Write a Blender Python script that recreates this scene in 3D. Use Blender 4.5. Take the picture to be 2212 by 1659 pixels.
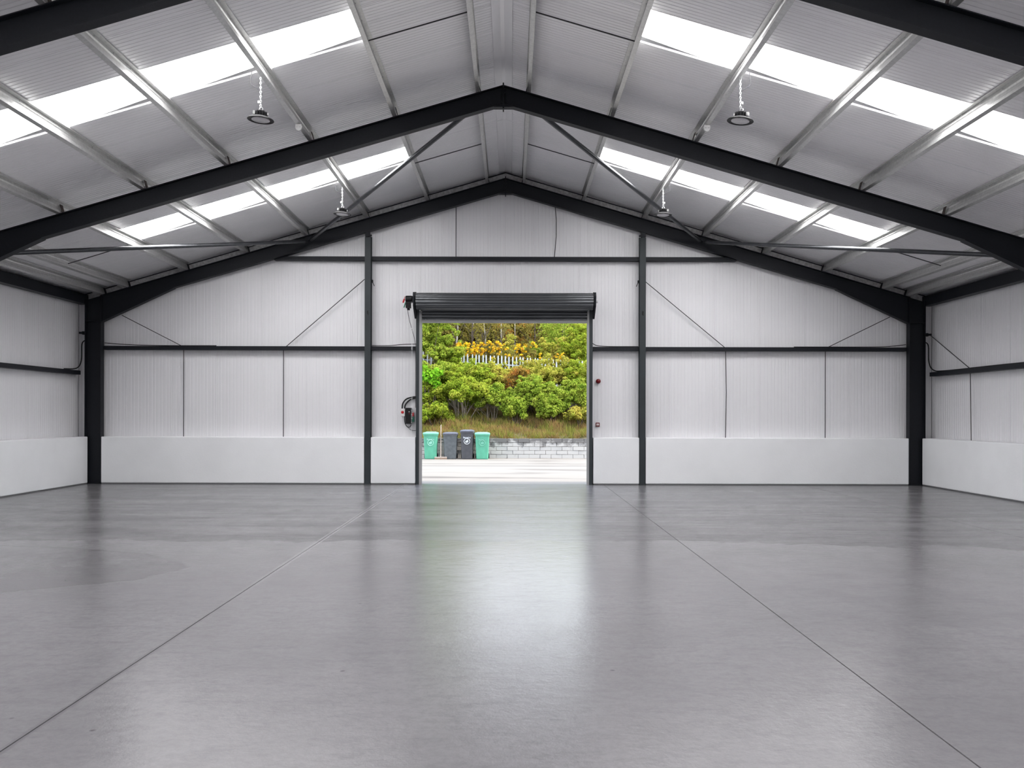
import bpy, math, random
import numpy as np
from mathutils import Vector, Matrix

for o in list(bpy.data.objects):
    bpy.data.objects.remove(o, do_unlink=True)
SC = bpy.context.scene
COL = SC.collection
PI = math.pi
R = random.Random(7)

# ------------------------------------------------------------------ camera
FPX = 1860.0
cam_d = bpy.data.cameras.new('camera')
cam = bpy.data.objects.new('camera', cam_d)
COL.objects.link(cam)
cam_d.sensor_fit = 'HORIZONTAL'
cam_d.sensor_width = 36.0
cam_d.lens = FPX / 2212.0 * 36.0
cam_d.shift_x = 2.0 / 2212.0
cam_d.shift_y = 67.5 / 2212.0
cam_d.clip_start = 0.05
cam_d.clip_end = 400
cam.location = (0.15, 0.0, 1.72)
cam.rotation_euler = (PI / 2, -0.0022, 0.0)
SC.camera = cam

# ------------------------------------------------------------------ world, sun, exposure
SKY_STRENGTH = 4.8
SUN_STRENGTH = 7.0
ROOFLIGHT_STRENGTH = 15.0
world = bpy.data.worlds.new('sky')
SC.world = world
world.use_nodes = True
wn, wl = world.node_tree.nodes, world.node_tree.links
wn.clear()
w_out = wn.new('ShaderNodeOutputWorld')
w_bg = wn.new('ShaderNodeBackground')
w_tc = wn.new('ShaderNodeTexCoord')
w_sep = wn.new('ShaderNodeSeparateXYZ')
w_ramp = wn.new('ShaderNodeValToRGB')
w_ramp.color_ramp.elements[0].position = 0.0
w_ramp.color_ramp.elements[0].color = (0.92, 0.955, 1.0, 1)
w_ramp.color_ramp.elements[1].position = 0.8
w_ramp.color_ramp.elements[1].color = (0.66, 0.80, 1.0, 1)
wl.new(w_tc.outputs['Generated'], w_sep.inputs[0])
wl.new(w_sep.outputs['Z'], w_ramp.inputs[0])
wl.new(w_ramp.outputs[0], w_bg.inputs['Color'])
w_bg.inputs['Strength'].default_value = SKY_STRENGTH
wl.new(w_bg.outputs[0], w_out.inputs[0])

sun_d = bpy.data.lights.new('sun', 'SUN')
sun_d.energy = SUN_STRENGTH
sun_d.angle = math.radians(6)
sun_d.color = (1.0, 0.93, 0.80)
sun = bpy.data.objects.new('sun', sun_d)
COL.objects.link(sun)
sun_dir = Vector((0.52, -0.10, 0.80)).normalized()      # towards the sun
sun.rotation_euler = sun_dir.to_track_quat('Z', 'Y').to_euler()
sun.location = (30, 10, 40)

SC.view_settings.view_transform = 'Standard'
SC.view_settings.look = 'None'
SC.view_settings.gamma = 1.0
SC.view_settings.exposure = 0.0
SC.view_settings.use_curve_mapping = False
SC.cycles.max_bounces = 14
SC.cycles.diffuse_bounces = 9
SC.cycles.glossy_bounces = 6

# ------------------------------------------------------------------ materials
def new_mat(name):
    m = bpy.data.materials.new(name)
    m.use_nodes = True
    nt = m.node_tree
    return m, nt.nodes, nt.links, nt.nodes['Principled BSDF']

def mat(name, col, rough=0.5, metal=0.0, var=0.0, scale=8.0, bump=0.0, bscale=60.0, spec=0.5, stretch=None):
    m, n, l, b = new_mat(name)
    b.inputs['Roughness'].default_value = rough
    b.inputs['Metallic'].default_value = metal
    b.inputs['Specular IOR Level'].default_value = spec
    b.inputs['Base Color'].default_value = (*col, 1)
    tc = n.new('ShaderNodeTexCoord')
    src = tc.outputs['Object']
    if stretch:
        mp = n.new('ShaderNodeMapping')
        mp.inputs['Scale'].default_value = stretch
        l.new(src, mp.inputs['Vector'])
        src = mp.outputs['Vector']
    if var > 0:
        t = n.new('ShaderNodeTexNoise')
        t.inputs['Scale'].default_value = scale
        t.inputs['Detail'].default_value = 5
        l.new(src, t.inputs['Vector'])
        r = n.new('ShaderNodeValToRGB')
        r.color_ramp.elements[0].position = 0.3
        r.color_ramp.elements[1].position = 0.7
        r.color_ramp.elements[0].color = (*[c * (1 - var) for c in col], 1)
        r.color_ramp.elements[1].color = (*[min(1, c * (1 + var)) for c in col], 1)
        l.new(t.outputs['Fac'], r.inputs[0])
        l.new(r.outputs[0], b.inputs['Base Color'])
    if bump > 0:
        t2 = n.new('ShaderNodeTexNoise')
        t2.inputs['Scale'].default_value = bscale
        t2.inputs['Detail'].default_value = 3
        l.new(src, t2.inputs['Vector'])
        bp = n.new('ShaderNodeBump')
        bp.inputs['Strength'].default_value = bump
        bp.inputs['Distance'].default_value = 0.01
        l.new(t2.outputs['Fac'], bp.inputs['Height'])
        l.new(bp.outputs[0], b.inputs['Normal'])
    return m

M = {}
M['clad'] = mat('wall_cladding_paint', (0.77, 0.765, 0.785), 0.45, var=0.025, scale=0.7, spec=0.4)
M['roof'] = mat('roof_liner_paint', (0.955, 0.945, 0.965), 0.42, var=0.03, scale=0.6, spec=0.4)
for _k, _cw, _cr in (('roof', 1.0, 0.30), ('clad', 0.35, 0.35)):
    _b = M[_k].node_tree.nodes['Principled BSDF']
    _b.inputs['Coat Weight'].default_value = _cw; _b.inputs['Coat Roughness'].default_value = _cr; _b.inputs['Coat IOR'].default_value = 1.95
    if _k == 'roof': _b.inputs['Specular IOR Level'].default_value = 0.9; _b.inputs['Roughness'].default_value = 0.34
M['trim_grey'] = mat('matte_grey_filler', (0.50, 0.50, 0.51), 1.0, spec=0.0)
M['roof_out'] = mat('roof_outer_grey', (0.2, 0.21, 0.22), 0.6)
M['dado'] = mat('white_painted_concrete', (0.88, 0.89, 0.905), 0.6, var=0.035, scale=0.9, bump=0.15, bscale=25, spec=0.3)
M['steel'] = mat('dark_painted_steel', (0.008, 0.0095, 0.0135), 0.5, var=0.2, scale=30, bump=0.12, bscale=180, spec=0.28)
M['post'] = mat('grey_green_painted_steel', (0.026, 0.033, 0.037), 0.5, var=0.15, scale=2.0, spec=0.4)
M['galv'] = mat('galvanised_steel', (0.62, 0.62, 0.61), 0.36, metal=0.75, var=0.10, scale=22, bump=0.05, bscale=50)
M['galv_dull'] = mat('dull_galvanised_steel', (0.55, 0.55, 0.55), 0.55, metal=0.15, var=0.25, scale=18)
M['rust'] = mat('rusty_primer_steel', (0.035, 0.02, 0.016), 0.7, var=0.4, scale=40)
M['tube'] = mat('grey_steel_tube', (0.085, 0.088, 0.095), 0.28, metal=0.85, var=0.12, scale=10)
M['rod'] = mat('dark_steel_rod', (0.03, 0.03, 0.033), 0.5)
M['black'] = mat('black_plastic', (0.008, 0.008, 0.009), 0.45, spec=0.25)
M['white'] = mat('white_plastic', (0.75, 0.75, 0.74), 0.4)
M['lens'] = mat('frosted_lamp_lens', (0.62, 0.61, 0.62), 0.25, var=0.05, scale=40)
M['chain'] = mat('bright_zinc_chain', (0.85, 0.86, 0.86), 0.3, metal=0.5)
M['red'] = mat('red_plastic', (0.45, 0.006, 0.012), 0.3)
M['darkred'] = mat('dark_red_plastic', (0.16, 0.004, 0.008), 0.25)
M['green'] = mat('green_plastic', (0.01, 0.16, 0.09), 0.4)
M['shutter'] = mat('anthracite_shutter_laths', (0.10, 0.105, 0.112), 0.24, metal=0.65, var=0.1, scale=3)
M['guide'] = mat('light_grey_guide', (0.36, 0.36, 0.36), 0.45)
M['bin_green'] = mat('faded_green_bin_plastic', (0.0806, 0.3100, 0.1984), 0.5, var=0.10, scale=5)
M['bin_green_lid'] = mat('pale_green_lid_plastic', (0.1364, 0.3844, 0.2728), 0.45, var=0.1, scale=5)
M['bin_grey'] = mat('weathered_grey_bin_plastic', (0.0806, 0.0868, 0.0899), 0.55, var=0.22, scale=7)
M['bin_dark'] = mat('charcoal_bin_plastic', (0.0527, 0.0515, 0.0558), 0.5, var=0.15, scale=7)
M['bin_dark_lid'] = mat('slate_lid_plastic', (0.0744, 0.0744, 0.0930), 0.45, var=0.15, scale=9)
M['print_white'] = mat('white_print', (0.5270, 0.5332, 0.5456), 0.5)
M['print_pale'] = mat('pale_green_print', (0.2604, 0.4960, 0.3968), 0.5)
M['print_faint'] = mat('faint_green_print', (0.1488, 0.3844, 0.2790), 0.5)
M['wood'] = mat('pale_broom_wood', (0.3844, 0.3100, 0.2604), 0.6, var=0.15, scale=20)
M['bristle'] = mat('broom_bristles', (0.1860, 0.1240, 0.0868), 0.8, var=0.2, scale=60)
M['pale'] = mat('galvanised_palisade', (0.3844, 0.4092, 0.4464), 0.5, metal=0.1, var=0.15, scale=4)
M['bark'] = mat('grey_brown_bark', (0.0868, 0.0620, 0.0465), 0.8, var=0.35, scale=14)
M['bark_pale'] = mat('pale_birch_bark', (0.3410, 0.3100, 0.2728), 0.7, var=0.3, scale=8)
M['bark_mid'] = mat('grey_brown_twigs', (0.1550, 0.1240, 0.0930), 0.8, var=0.3, scale=10)
M['sealant'] = mat('dark_joint_sealant', (0.12, 0.12, 0.125), 0.6)

def emit_mat(name, col, s):
    m = bpy.data.materials.new(name)
    m.use_nodes = True
    n, l = m.node_tree.nodes, m.node_tree.links
    n.clear()
    o = n.new('ShaderNodeOutputMaterial')
    e = n.new('ShaderNodeEmission')
    e.inputs[0].default_value = (*col, 1)
    e.inputs[1].default_value = s
    l.new(e.outputs[0], o.inputs[0])
    return m
M['rooflight'] = emit_mat('daylit_translucent_sheet', (1.0, 0.99, 0.995), ROOFLIGHT_STRENGTH)

# --- painted concrete floor
def floor_material():
    m, n, l, b = new_mat('grey_painted_concrete_floor')
    tc = n.new('ShaderNodeTexCoord')
    P = tc.outputs['Object']
    sep = n.new('ShaderNodeSeparateXYZ'); l.new(P, sep.inputs[0])
    X, Y = sep.outputs[0], sep.outputs[1]
    def math_(op, a, b_=None, clamp=False):
        k = n.new('ShaderNodeMath'); k.operation = op; k.use_clamp = clamp
        for i, v in enumerate((a, b_)):
            if v is None: continue
            if isinstance(v, (int, float)): k.inputs[i].default_value = v
            else: l.new(v, k.inputs[i])
        return k.outputs[0]
    def noise(scale, detail=4, rough=0.55, stretch=None, dist=0.0):
        t = n.new('ShaderNodeTexNoise')
        t.inputs['Scale'].default_value = scale
        t.inputs['Detail'].default_value = detail
        t.inputs['Roughness'].default_value = rough
        t.inputs['Distortion'].default_value = dist
        if stretch:
            mp = n.new('ShaderNodeMapping'); mp.inputs['Scale'].default_value = stretch
            l.new(P, mp.inputs['Vector']); l.new(mp.outputs[0], t.inputs['Vector'])
        else:
            l.new(P, t.inputs['Vector'])
        return t.outputs['Fac']
    def rng(v, a, b_, c, d):
        k = n.new('ShaderNodeMapRange'); k.clamp = True
        l.new(v, k.inputs[0])
        for i, q in enumerate((a, b_, c, d)): k.inputs[i + 1].default_value = q
        return k.outputs[0]
    def mix(f, a, b_):
        k = n.new('ShaderNodeMix'); k.data_type = 'RGBA'
        l.new(f, k.inputs[0])
        for i, q in ((6, a), (7, b_)):
            if isinstance(q, tuple): k.inputs[i].default_value = (*q, 1)
            else: l.new(q, k.inputs[i])
        return k.outputs[2]
    big = noise(0.35, 4, 0.6)
    med = noise(1.7, 6, 0.65)
    streak = noise(0.9, 6, 0.65, (0.35, 1.6, 1))
    fine = noise(16, 6, 0.85)
    # edge of the second coat, across the hall at Y about 11.8 m
    wob = math_('MULTIPLY', math_('SUBTRACT', noise(0.8, 5, 0.65, (1, 0.3, 1)), 0.5), 1.7)
    drop = rng(X, 3.0, 10.0, 0.0, -1.2)
    edge = math_('ADD', math_('ADD', 11.75, wob), drop)
    far = rng(math_('SUBTRACT', Y, edge), -0.02, 0.05, 0.0, 1.0)
    # smooth repaired patch on the left
    px = math_('DIVIDE', math_('SUBTRACT', X, -7.4), 3.9)
    py = math_('DIVIDE', math_('SUBTRACT', Y, 9.55), 1.75)
    rr = math_('ADD', math_('MULTIPLY', px, px), math_('MULTIPLY', py, py))
    rr = math_('ADD', rr, math_('MULTIPLY', math_('SUBTRACT', med, 0.5), 0.35))
    patch = rng(rr, 0.97, 1.0, 1.0, 0.0)
    near_c = mix(rng(big, 0.3, 0.7, 0, 1), (0.198, 0.193, 0.202), (0.250, 0.244, 0.254))
    far_c = mix(rng(streak, 0.32, 0.68, 0, 1), (0.100, 0.097, 0.103), (0.215, 0.210, 0.218))
    c = mix(far, near_c, far_c)
    c = mix(patch, c, mix(rng(big, 0.35, 0.65, 0, 1), (0.165, 0.161, 0.168), (0.200, 0.195, 0.203)))
    # dark scuffs
    sc = math_('MULTIPLY', rng(noise(2.6, 8, 0.72, (0.8, 1.7, 1)), 0.62, 0.75, 0, 1), 0.35)
    # darker worn area on the right foreground
    rx = rng(X, 0.8, 3.2, 0, 1); 
    rw = math_('MULTIPLY', math_('MULTIPLY', rx, rng(med, 0.46, 0.62, 0, 1)), 0.45)
    c = mix(rw, c, (0.185, 0.181, 0.190))
    # small dark chips
    vor = n.new('ShaderNodeTexVoronoi'); vor.inputs['Scale'].default_value = 1.6
    l.new(P, vor.inputs['Vector'])
    chip = math_('MULTIPLY', rng(vor.outputs['Distance'], 0.015, 0.035, 1, 0), 0.7)
    c = mix(chip, c, (0.06, 0.06, 0.063))
    c = mix(math_('MULTIPLY', rng(fine, 0.44, 0.60, 0, 1), 0.42), c, (0.17, 0.165, 0.174))
    mott = noise(5.5, 7, 0.75, (0.7, 1.5, 1))
    c = mix(math_('MULTIPLY', rng(mott, 0.49, 0.64, 0, 1), 0.52), c, (0.17, 0.165, 0.175))
    # smeared joint filler along X = -2.45
    jw = math_('MULTIPLY', math_('SUBTRACT', noise(2.6, 6, 0.75), 0.5), 0.06)
    ja = math_('ABSOLUTE', math_('ADD', math_('SUBTRACT', X, -2.45), jw))
    j1 = rng(ja, 0.018, 0.030, 1.0, 0.0)
    nearj = rng(Y, 6.0, 8.5, 0.9, 0.0)
    c = mix(math_('MULTIPLY', j1, nearj), c, (0.165, 0.160, 0.170))
    farj = rng(Y, 8.0, 10.0, 0.0, 0.45)
    c = mix(math_('MULTIPLY', rng(ja, 0.03, 0.05, 1, 0), farj), c, (0.36, 0.355, 0.365))
    l.new(c, b.inputs['Base Color'])
    ro = math_('ADD', rng(med, 0.3, 0.7, 0.14, 0.20), math_('MULTIPLY', far, 0.07))
    l.new(ro, b.inputs['Roughness'])
    b.inputs['Specular IOR Level'].default_value = 0.22
    h = math_('ADD', math_('MULTIPLY', noise(20, 5, 0.7), 1.0), math_('MULTIPLY', noise(6, 4, 0.55), 1.0))
    h = math_('MULTIPLY', h, math_('SUBTRACT', 1.0, math_('MULTIPLY', patch, 0.7)))
    bp = n.new('ShaderNodeBump'); bp.inputs['Strength'].default_value = 0.33
    bp.inputs['Distance'].default_value = 0.006
    l.new(h, bp.inputs['Height']); l.new(bp.outputs[0], b.inputs['Normal'])
    return m
M['floor'] = floor_material()

def yard_material():
    m, n, l, b = new_mat('pale_concrete_yard')
    tc = n.new('ShaderNodeTexCoord')
    mp = n.new('ShaderNodeMapping'); mp.inputs['Scale'].default_value = (0.22, 0.9, 1)
    l.new(tc.outputs['Object'], mp.inputs[0])
    t = n.new('ShaderNodeTexNoise'); t.inputs['Scale'].default_value = 1.1; t.inputs['Detail'].default_value = 6
    l.new(mp.outputs[0], t.inputs['Vector'])
    r = n.new('ShaderNodeValToRGB')
    r.color_ramp.elements[0].position = 0.33; r.color_ramp.elements[0].color = (0.0869, 0.0697, 0.0573, 1)  # dark end: streaky ground shadows painted into the concrete colour
    r.color_ramp.elements[1].position = 0.47; r.color_ramp.elements[1].color = (0.1841, 0.1612, 0.1388, 1)
    l.new(t.outputs['Fac'], r.inputs[0])
    # darker band across the yard
    sep = n.new('ShaderNodeSeparateXYZ'); l.new(tc.outputs['Object'], sep.inputs[0])
    a = n.new('ShaderNodeMath'); a.operation = 'SUBTRACT'; a.inputs[1].default_value = 29.4
    l.new(sep.outputs[1], a.inputs[0])
    a2 = n.new('ShaderNodeMath'); a2.operation = 'ABSOLUTE'; l.new(a.outputs[0], a2.inputs[0])
    k = n.new('ShaderNodeMapRange'); l.new(a2.outputs[0], k.inputs[0])
    k.inputs[1].default_value = 0.15; k.inputs[2].default_value = 0.4; k.inputs[3].default_value = 0.6; k.inputs[4].default_value = 0
    mx = n.new('ShaderNodeMix'); mx.data_type = 'RGBA'
    l.new(k.outputs[0], mx.inputs[0]); l.new(r.outputs[0], mx.inputs[6]); mx.inputs[7].default_value = (0.0767, 0.0625, 0.0529, 1)
    l.new(mx.outputs[2], b.inputs['Base Color'])
    b.inputs['Roughness'].default_value = 0.8
    return m
M['yard'] = yard_material()

def block_material():
    m, n, l, b = new_mat('limewashed_block')
    tc = n.new('ShaderNodeNewGeometry')
    t = n.new('ShaderNodeTexNoise'); t.inputs['Scale'].default_value = 2.6; t.inputs['Detail'].default_value = 7
    t.inputs['Roughness'].default_value = 0.7
    l.new(tc.outputs['Position'], t.inputs['Vector'])
    sep = n.new('ShaderNodeSeparateXYZ'); l.new(tc.outputs['Position'], sep.inputs[0])
    k = n.new('ShaderNodeMapRange'); l.new(sep.outputs[2], k.inputs[0])
    k.inputs[1].default_value = 0.35; k.inputs[2].default_value = 0.72; k.inputs[3].default_value = 0.20; k.inputs[4].default_value = -0.12
    ad = n.new('ShaderNodeMath'); ad.operation = 'ADD'; l.new(t.outputs['Fac'], ad.inputs[0]); l.new(k.outputs[0], ad.inputs[1])
    r = n.new('ShaderNodeValToRGB')
    r.color_ramp.elements[0].position = 0.42; r.color_ramp.elements[0].color = (0.1216, 0.1120, 0.1056, 1)
    r.color_ramp.elements[1].position = 0.58; r.color_ramp.elements[1].color = (0.40, 0.375, 0.35, 1)
    l.new(ad.outputs[0], r.inputs[0]); l.new(r.outputs[0], b.inputs['Base Color'])
    b.inputs['Roughness'].default_value = 0.9
    return m
M['block'] = block_material()

def soil_material():
    m, n, l, b = new_mat('grassy_bank_soil')
    tc = n.new('ShaderNodeTexCoord')
    t = n.new('ShaderNodeTexNoise'); t.inputs['Scale'].default_value = 1.4; t.inputs['Detail'].default_value = 7
    l.new(tc.outputs['Object'], t.inputs['Vector'])
    r = n.new('ShaderNodeValToRGB')
    r.color_ramp.elements[0].position = 0.35; r.color_ramp.elements[0].color = (0.0832, 0.0896, 0.0256, 1)
    r.color_ramp.elements[1].position = 0.65; r.color_ramp.elements[1].color = (0.1088, 0.0704, 0.0416, 1)
    l.new(t.outputs['Fac'], r.inputs[0]); l.new(r.outputs[0], b.inputs['Base Color'])
    b.inputs['Roughness'].default_value = 1.0
    return m
M['soil'] = soil_material()

def leaf_material(name, cols, trans=0.35):
    m = bpy.data.materials.new(name)
    m.use_nodes = True
    n, l = m.node_tree.nodes, m.node_tree.links
    n.clear()
    o = n.new('ShaderNodeOutputMaterial')
    g = n.new('ShaderNodeNewGeometry')
    r = n.new('ShaderNodeValToRGB')
    cr = r.color_ramp
    while len(cr.elements) < len(cols): cr.elements.new(0.5)
    for i, c in enumerate(cols):
        cr.elements[i].position = i / (len(cols) - 1)
        cr.elements[i].color = (*c, 1)
    t0 = n.new('ShaderNodeTexNoise'); t0.inputs['Scale'].default_value = 2.2; t0.inputs['Detail'].default_value = 2
    l.new(g.outputs['Position'], t0.inputs['Vector'])
    k0 = n.new('ShaderNodeMapRange'); l.new(t0.outputs['Fac'], k0.inputs[0])
    k0.inputs[1].default_value = 0.35; k0.inputs[2].default_value = 0.65; k0.inputs[3].default_value = 0; k0.inputs[4].default_value = 0.55
    k1 = n.new('ShaderNodeMath'); k1.operation = 'MULTIPLY_ADD'; l.new(g.outputs['Random Per Island'], k1.inputs[0]); k1.inputs[1].default_value = 0.45
    l.new(k0.outputs[0], k1.inputs[2]); l.new(k1.outputs[0], r.inputs[0])
    d = n.new('ShaderNodeBsdfDiffuse'); t = n.new('ShaderNodeBsdfTranslucent')
    l.new(r.outputs[0], d.inputs[0]); l.new(r.outputs[0], t.inputs[0])
    mx = n.new('ShaderNodeMixShader'); mx.inputs[0].default_value = trans
    l.new(d.outputs[0], mx.inputs[1]); l.new(t.outputs[0], mx.inputs[2])
    l.new(mx.outputs[0], o.inputs[0])
    return m
M['leaf_a'] = leaf_material('bright_spring_leaves', [(0.1070, 0.1707, 0.0157), (0.2004, 0.2620, 0.0235), (0.2806, 0.3194, 0.0350), (0.3348, 0.3131, 0.0507)])
M['leaf_b'] = leaf_material('mid_green_leaves', [(0.0742, 0.1382, 0.0138), (0.1856, 0.2488, 0.0276), (0.2673, 0.3249, 0.0415), (0.3341, 0.3318, 0.0599)])
M['leaf_c'] = leaf_material('yellow_green_leaves', [(0.1738, 0.2053, 0.0235), (0.2806, 0.2848, 0.0387), (0.3749, 0.3304, 0.0585), (0.3348, 0.2391, 0.0507)])
M['leaf_d'] = leaf_material('glossy_vivid_leaves', [(0.0535, 0.1825, 0.0115), (0.1470, 0.3421, 0.0194), (0.2271, 0.3988, 0.0272)])
M['leaf_olive'] = leaf_material('olive_brown_leaves', [(0.0869, 0.0685, 0.0235), (0.1603, 0.1368, 0.0313), (0.2271, 0.1935, 0.0428), (0.1670, 0.0968, 0.0428)])
M['leaf_rust'] = leaf_material('rust_brown_leaves', [(0.1336, 0.0567, 0.0235), (0.3348, 0.1251, 0.0235), (0.2271, 0.1707, 0.0428), (0.3682, 0.1935, 0.0313)])
M['gorse'] = leaf_material('gorse_flowers', [(0.52, 0.26, 0.02), (0.62, 0.40, 0.02), (0.38, 0.16, 0.03)], 0.2)
M['grass'] = leaf_material('bank_grass_blades', [(0.1336, 0.1596, 0.0272), (0.2406, 0.2391, 0.0507), (0.2939, 0.1825, 0.0742), (0.2004, 0.1140, 0.0507)], 0.3)

# ------------------------------------------------------------------ mesh helpers
class MB:
    def __init__(self):
        self.v = []; self.f = []; self.smooth = []
    def add(self, vs, fs, smooth=False):
        o = len(self.v)
        self.v += [tuple(p) for p in vs]
        self.f += [tuple(i + o for i in f) for f in fs]
        self.smooth += [smooth] * len(fs)
        return self
    def box(self, x0, x1, y0, y1, z0, z1):
        vs = [(x, y, z) for z in (z0, z1) for y in (y0, y1) for x in (x0, x1)]
        fs = [(0, 2, 3, 1), (4, 5, 7, 6), (0, 1, 5, 4), (2, 6, 7, 3), (0, 4, 6, 2), (1, 3, 7, 5)]
        return self.add(vs, fs)
    def loft(self, rings, caps=True, smooth=False, closed=True):
        n = len(rings[0]); vs = [p for r in rings for p in r]; fs = []
        for i in range(len(rings) - 1):
            for j in range(n if closed else n - 1):
                k = (j + 1) % n
                fs.append((i * n + j, i * n + k, (i + 1) * n + k, (i + 1) * n + j))
        self.add(vs, fs, smooth)
        if caps:
            o = len(self.v) - len(vs)
            self.f.append(tuple(o + j for j in range(n))[::-1]); self.smooth.append(False)
            self.f.append(tuple(o + (len(rings) - 1) * n + j for j in range(n))); self.smooth.append(False)
        return self
    def tube(self, pts, r, seg=8, caps=True, taper=None):
        pts = [Vector(p) for p in pts]; rings = []
        up = Vector((0, 0, 1))
        d0 = (pts[1] - pts[0]).normalized()
        if abs(d0.z) > 0.95: up = Vector((0, 1, 0))
        a = d0.cross(up).normalized()
        for i, p in enumerate(pts):
            if i == 0: d = pts[1] - p
            elif i == len(pts) - 1: d = p - pts[i - 1]
            else: d = (pts[i + 1] - p).normalized() + (p - pts[i - 1]).normalized()
            d = d.normalized()
            a = (a - d * a.dot(d)).normalized(); b = d.cross(a)
            rr = r if taper is None else r + (taper - r) * i / (len(pts) - 1)
            rings.append([p + (a * math.cos(t) + b * math.sin(t)) * rr for t in [2 * PI * k / seg for k in range(seg)]])
        return self.loft(rings, caps, True)
    def lathe(self, prof, seg=24, c=(0, 0, 0), axis='Z'):
        rings = []
        for r, h in prof:
            ring = []
            for k in range(seg):
                t = 2 * PI * k / seg
                if axis == 'Z': ring.append((c[0] + r * math.cos(t), c[1] + r * math.sin(t), c[2] + h))
                elif axis == 'X': ring.append((c[0] + h, c[1] + r * math.cos(t), c[2] + r * math.sin(t)))
                else: ring.append((c[0] + r * math.sin(t), c[1] + h, c[2] + r * math.cos(t)))
            rings.append(ring)
        return self.loft(rings, True, True)
    def prism_y(self, poly, y0, y1):            # poly in (x, z)
        return self.loft([[(x, y0, z) for x, z in poly], [(x, y1, z) for x, z in poly]])
    def build(self, name, m, parent=None, bevel=0.0):
        me = bpy.data.meshes.new(name)
        me.from_pydata(self.v, [], self.f)
        me.polygons.foreach_set('use_smooth', self.smooth)
        me.update()
        import bmesh
        bm = bmesh.new(); bm.from_mesh(me)
        bmesh.ops.recalc_face_normals(bm, faces=bm.faces)
        bm.to_mesh(me); bm.free()
        me.materials.append(M[m] if isinstance(m, str) else m)
        if any(self.smooth):
            try: me.set_sharp_from_angle(angle=math.radians(40))
            except Exception: pass
        o = bpy.data.objects.new(name, me)
        COL.objects.link(o)
        if parent is not None: o.parent = parent
        if bevel > 0:
            b = o.modifiers.new('bevel', 'BEVEL'); b.width = bevel; b.segments = 2; b.limit_method = 'ANGLE'
        return o

def tag(o, label=None, cat=None, group=None, kind=None):
    if label: o['label'] = label
    if cat: o['category'] = cat
    if group: o['group'] = group
    if kind: o['kind'] = kind
    return o
def empty(name, loc=(0, 0, 0), label=None, cat=None, group=None, kind=None):
    o = bpy.data.objects.new(name, None); COL.objects.link(o)
    o.location = loc; o.empty_display_size = 0.1
    return tag(o, label, cat, group, kind)
def copy_tree(o, parent=None):
    c = o.copy(); COL.objects.link(c)
    if parent is not None:
        c.parent = parent; c.matrix_parent_inverse = o.matrix_parent_inverse
    for ch in list(o.children): copy_tree(ch, c)
    return c

# ------------------------------------------------------------------ main dimensions (metres)
SL = 0.292                       # roof slope (rise / run)
ANG = math.atan(SL)
ZA = 7.60                        # top of rafters at the ridge
XO, XI = 10.41, 10.01            # outer and inner face of the columns
FRAMES = [9.4, 15.4, 21.4]
YW0, YW1 = -9.3, 21.7            # ends of the hall
YG = 21.58                       # inner face of gable cladding
XW = 10.69                       # inner face of side cladding
DZ = 0.335                       # vertical depth of the rafters
RG = 0.225                       # rafter top to roof liner (vertical)
rtop = lambda x: ZA - SL * abs(x)
roofz = lambda x: ZA + RG - SL * abs(x)

# ------------------------------------------------------------------ floor
floor = MB().box(-10.9, 10.9, YW0 - 0.1, 21.62, -0.30, -0.012).build('floor', 'sealant')
tag(floor, 'painted concrete hall floor in long bays', kind='structure')
xs = [-10.9, -7.40, -2.45, 2.45, 7.40, 10.9]
for i in range(5):
    g = 0.005
    b = MB().box(xs[i] + (g if i else 0), xs[i + 1] - (g if i < 4 else 0), YW0 - 0.1, 21.62, -0.2, 0.0)
    b.build('slab', 'floor', floor)

# ------------------------------------------------------------------ cladding panels
def panel_profile(w, n, gd=0.004, gw=0.010, lip=0.006, jd=0.012):
    """(u, depth) across a panel: recessed joint at each edge, n shallow grooves; depth grows away from the room"""
    pr = [(0, jd), (lip, jd), (lip + 0.003, 0)]
    for i in range(n):
        c = w * (i + 0.5) / n if n > 1 else w / 2
        pr += [(c - gw, 0), (c - gw / 2, gd), (c + gw / 2, gd), (c + gw, 0)]
    pr += [(w - lip - 0.003, 0), (w - lip, jd), (w, jd)]
    return pr

def swept_panel(name, parent, m, pr, thick, f0, f1):
    """f0(u,d), f1(u,d) give the two ends of every profile line"""
    w = pr[-1][0]
    ring = list(pr) + [(w, thick), (0, thick)]
    b = MB()
    n = len(ring)
    vs = [f0(u, d) for u, d in ring] + [f1(u, d) for u, d in ring]
    fs = [(j, (j + 1) % n, n + (j + 1) % n, n + j) for j in range(n)]
    fs += [tuple(range(n))[::-1], tuple(range(n, 2 * n))]
    b.add(vs, fs)
    return b.build(name, m, parent)

# gable wall
DX0, DX1, DZT = -2.125, 2.095, 4.42       # door opening in the cladding
wall_back = MB()
wall_back.prism_y([(-10.9, 0), (DX0, 0), (DX0, DZT), (DX0, roofz(DX0) - 0.1), (-10.9, roofz(10.9) - 0.06)], YG + 0.08, YG + 0.11)
wall_back.prism_y([(DX1, 0), (10.9, 0), (10.9, roofz(10.9) - 0.06), (DX1, roofz(DX1) - 0.1)], YG + 0.08, YG + 0.11)
wall_back.prism_y([(DX0, DZT), (DX1, DZT), (DX1, roofz(DX1) - 0.1), (0, roofz(0) - 0.1), (DX0, roofz(DX0) - 0.1)], YG + 0.08, YG + 0.11)
wall_back = wall_back.build('wall_back', 'roof_out')
tag(wall_back, 'far gable wall of light grey ribbed panels above white concrete', kind='structure')
PW = 1.133
joints = [-9.49 + PW * k for k in range(-2, 20)]
cuts = sorted([j for j in joints if -XW < j < XW] + [-XW, XW])
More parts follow.
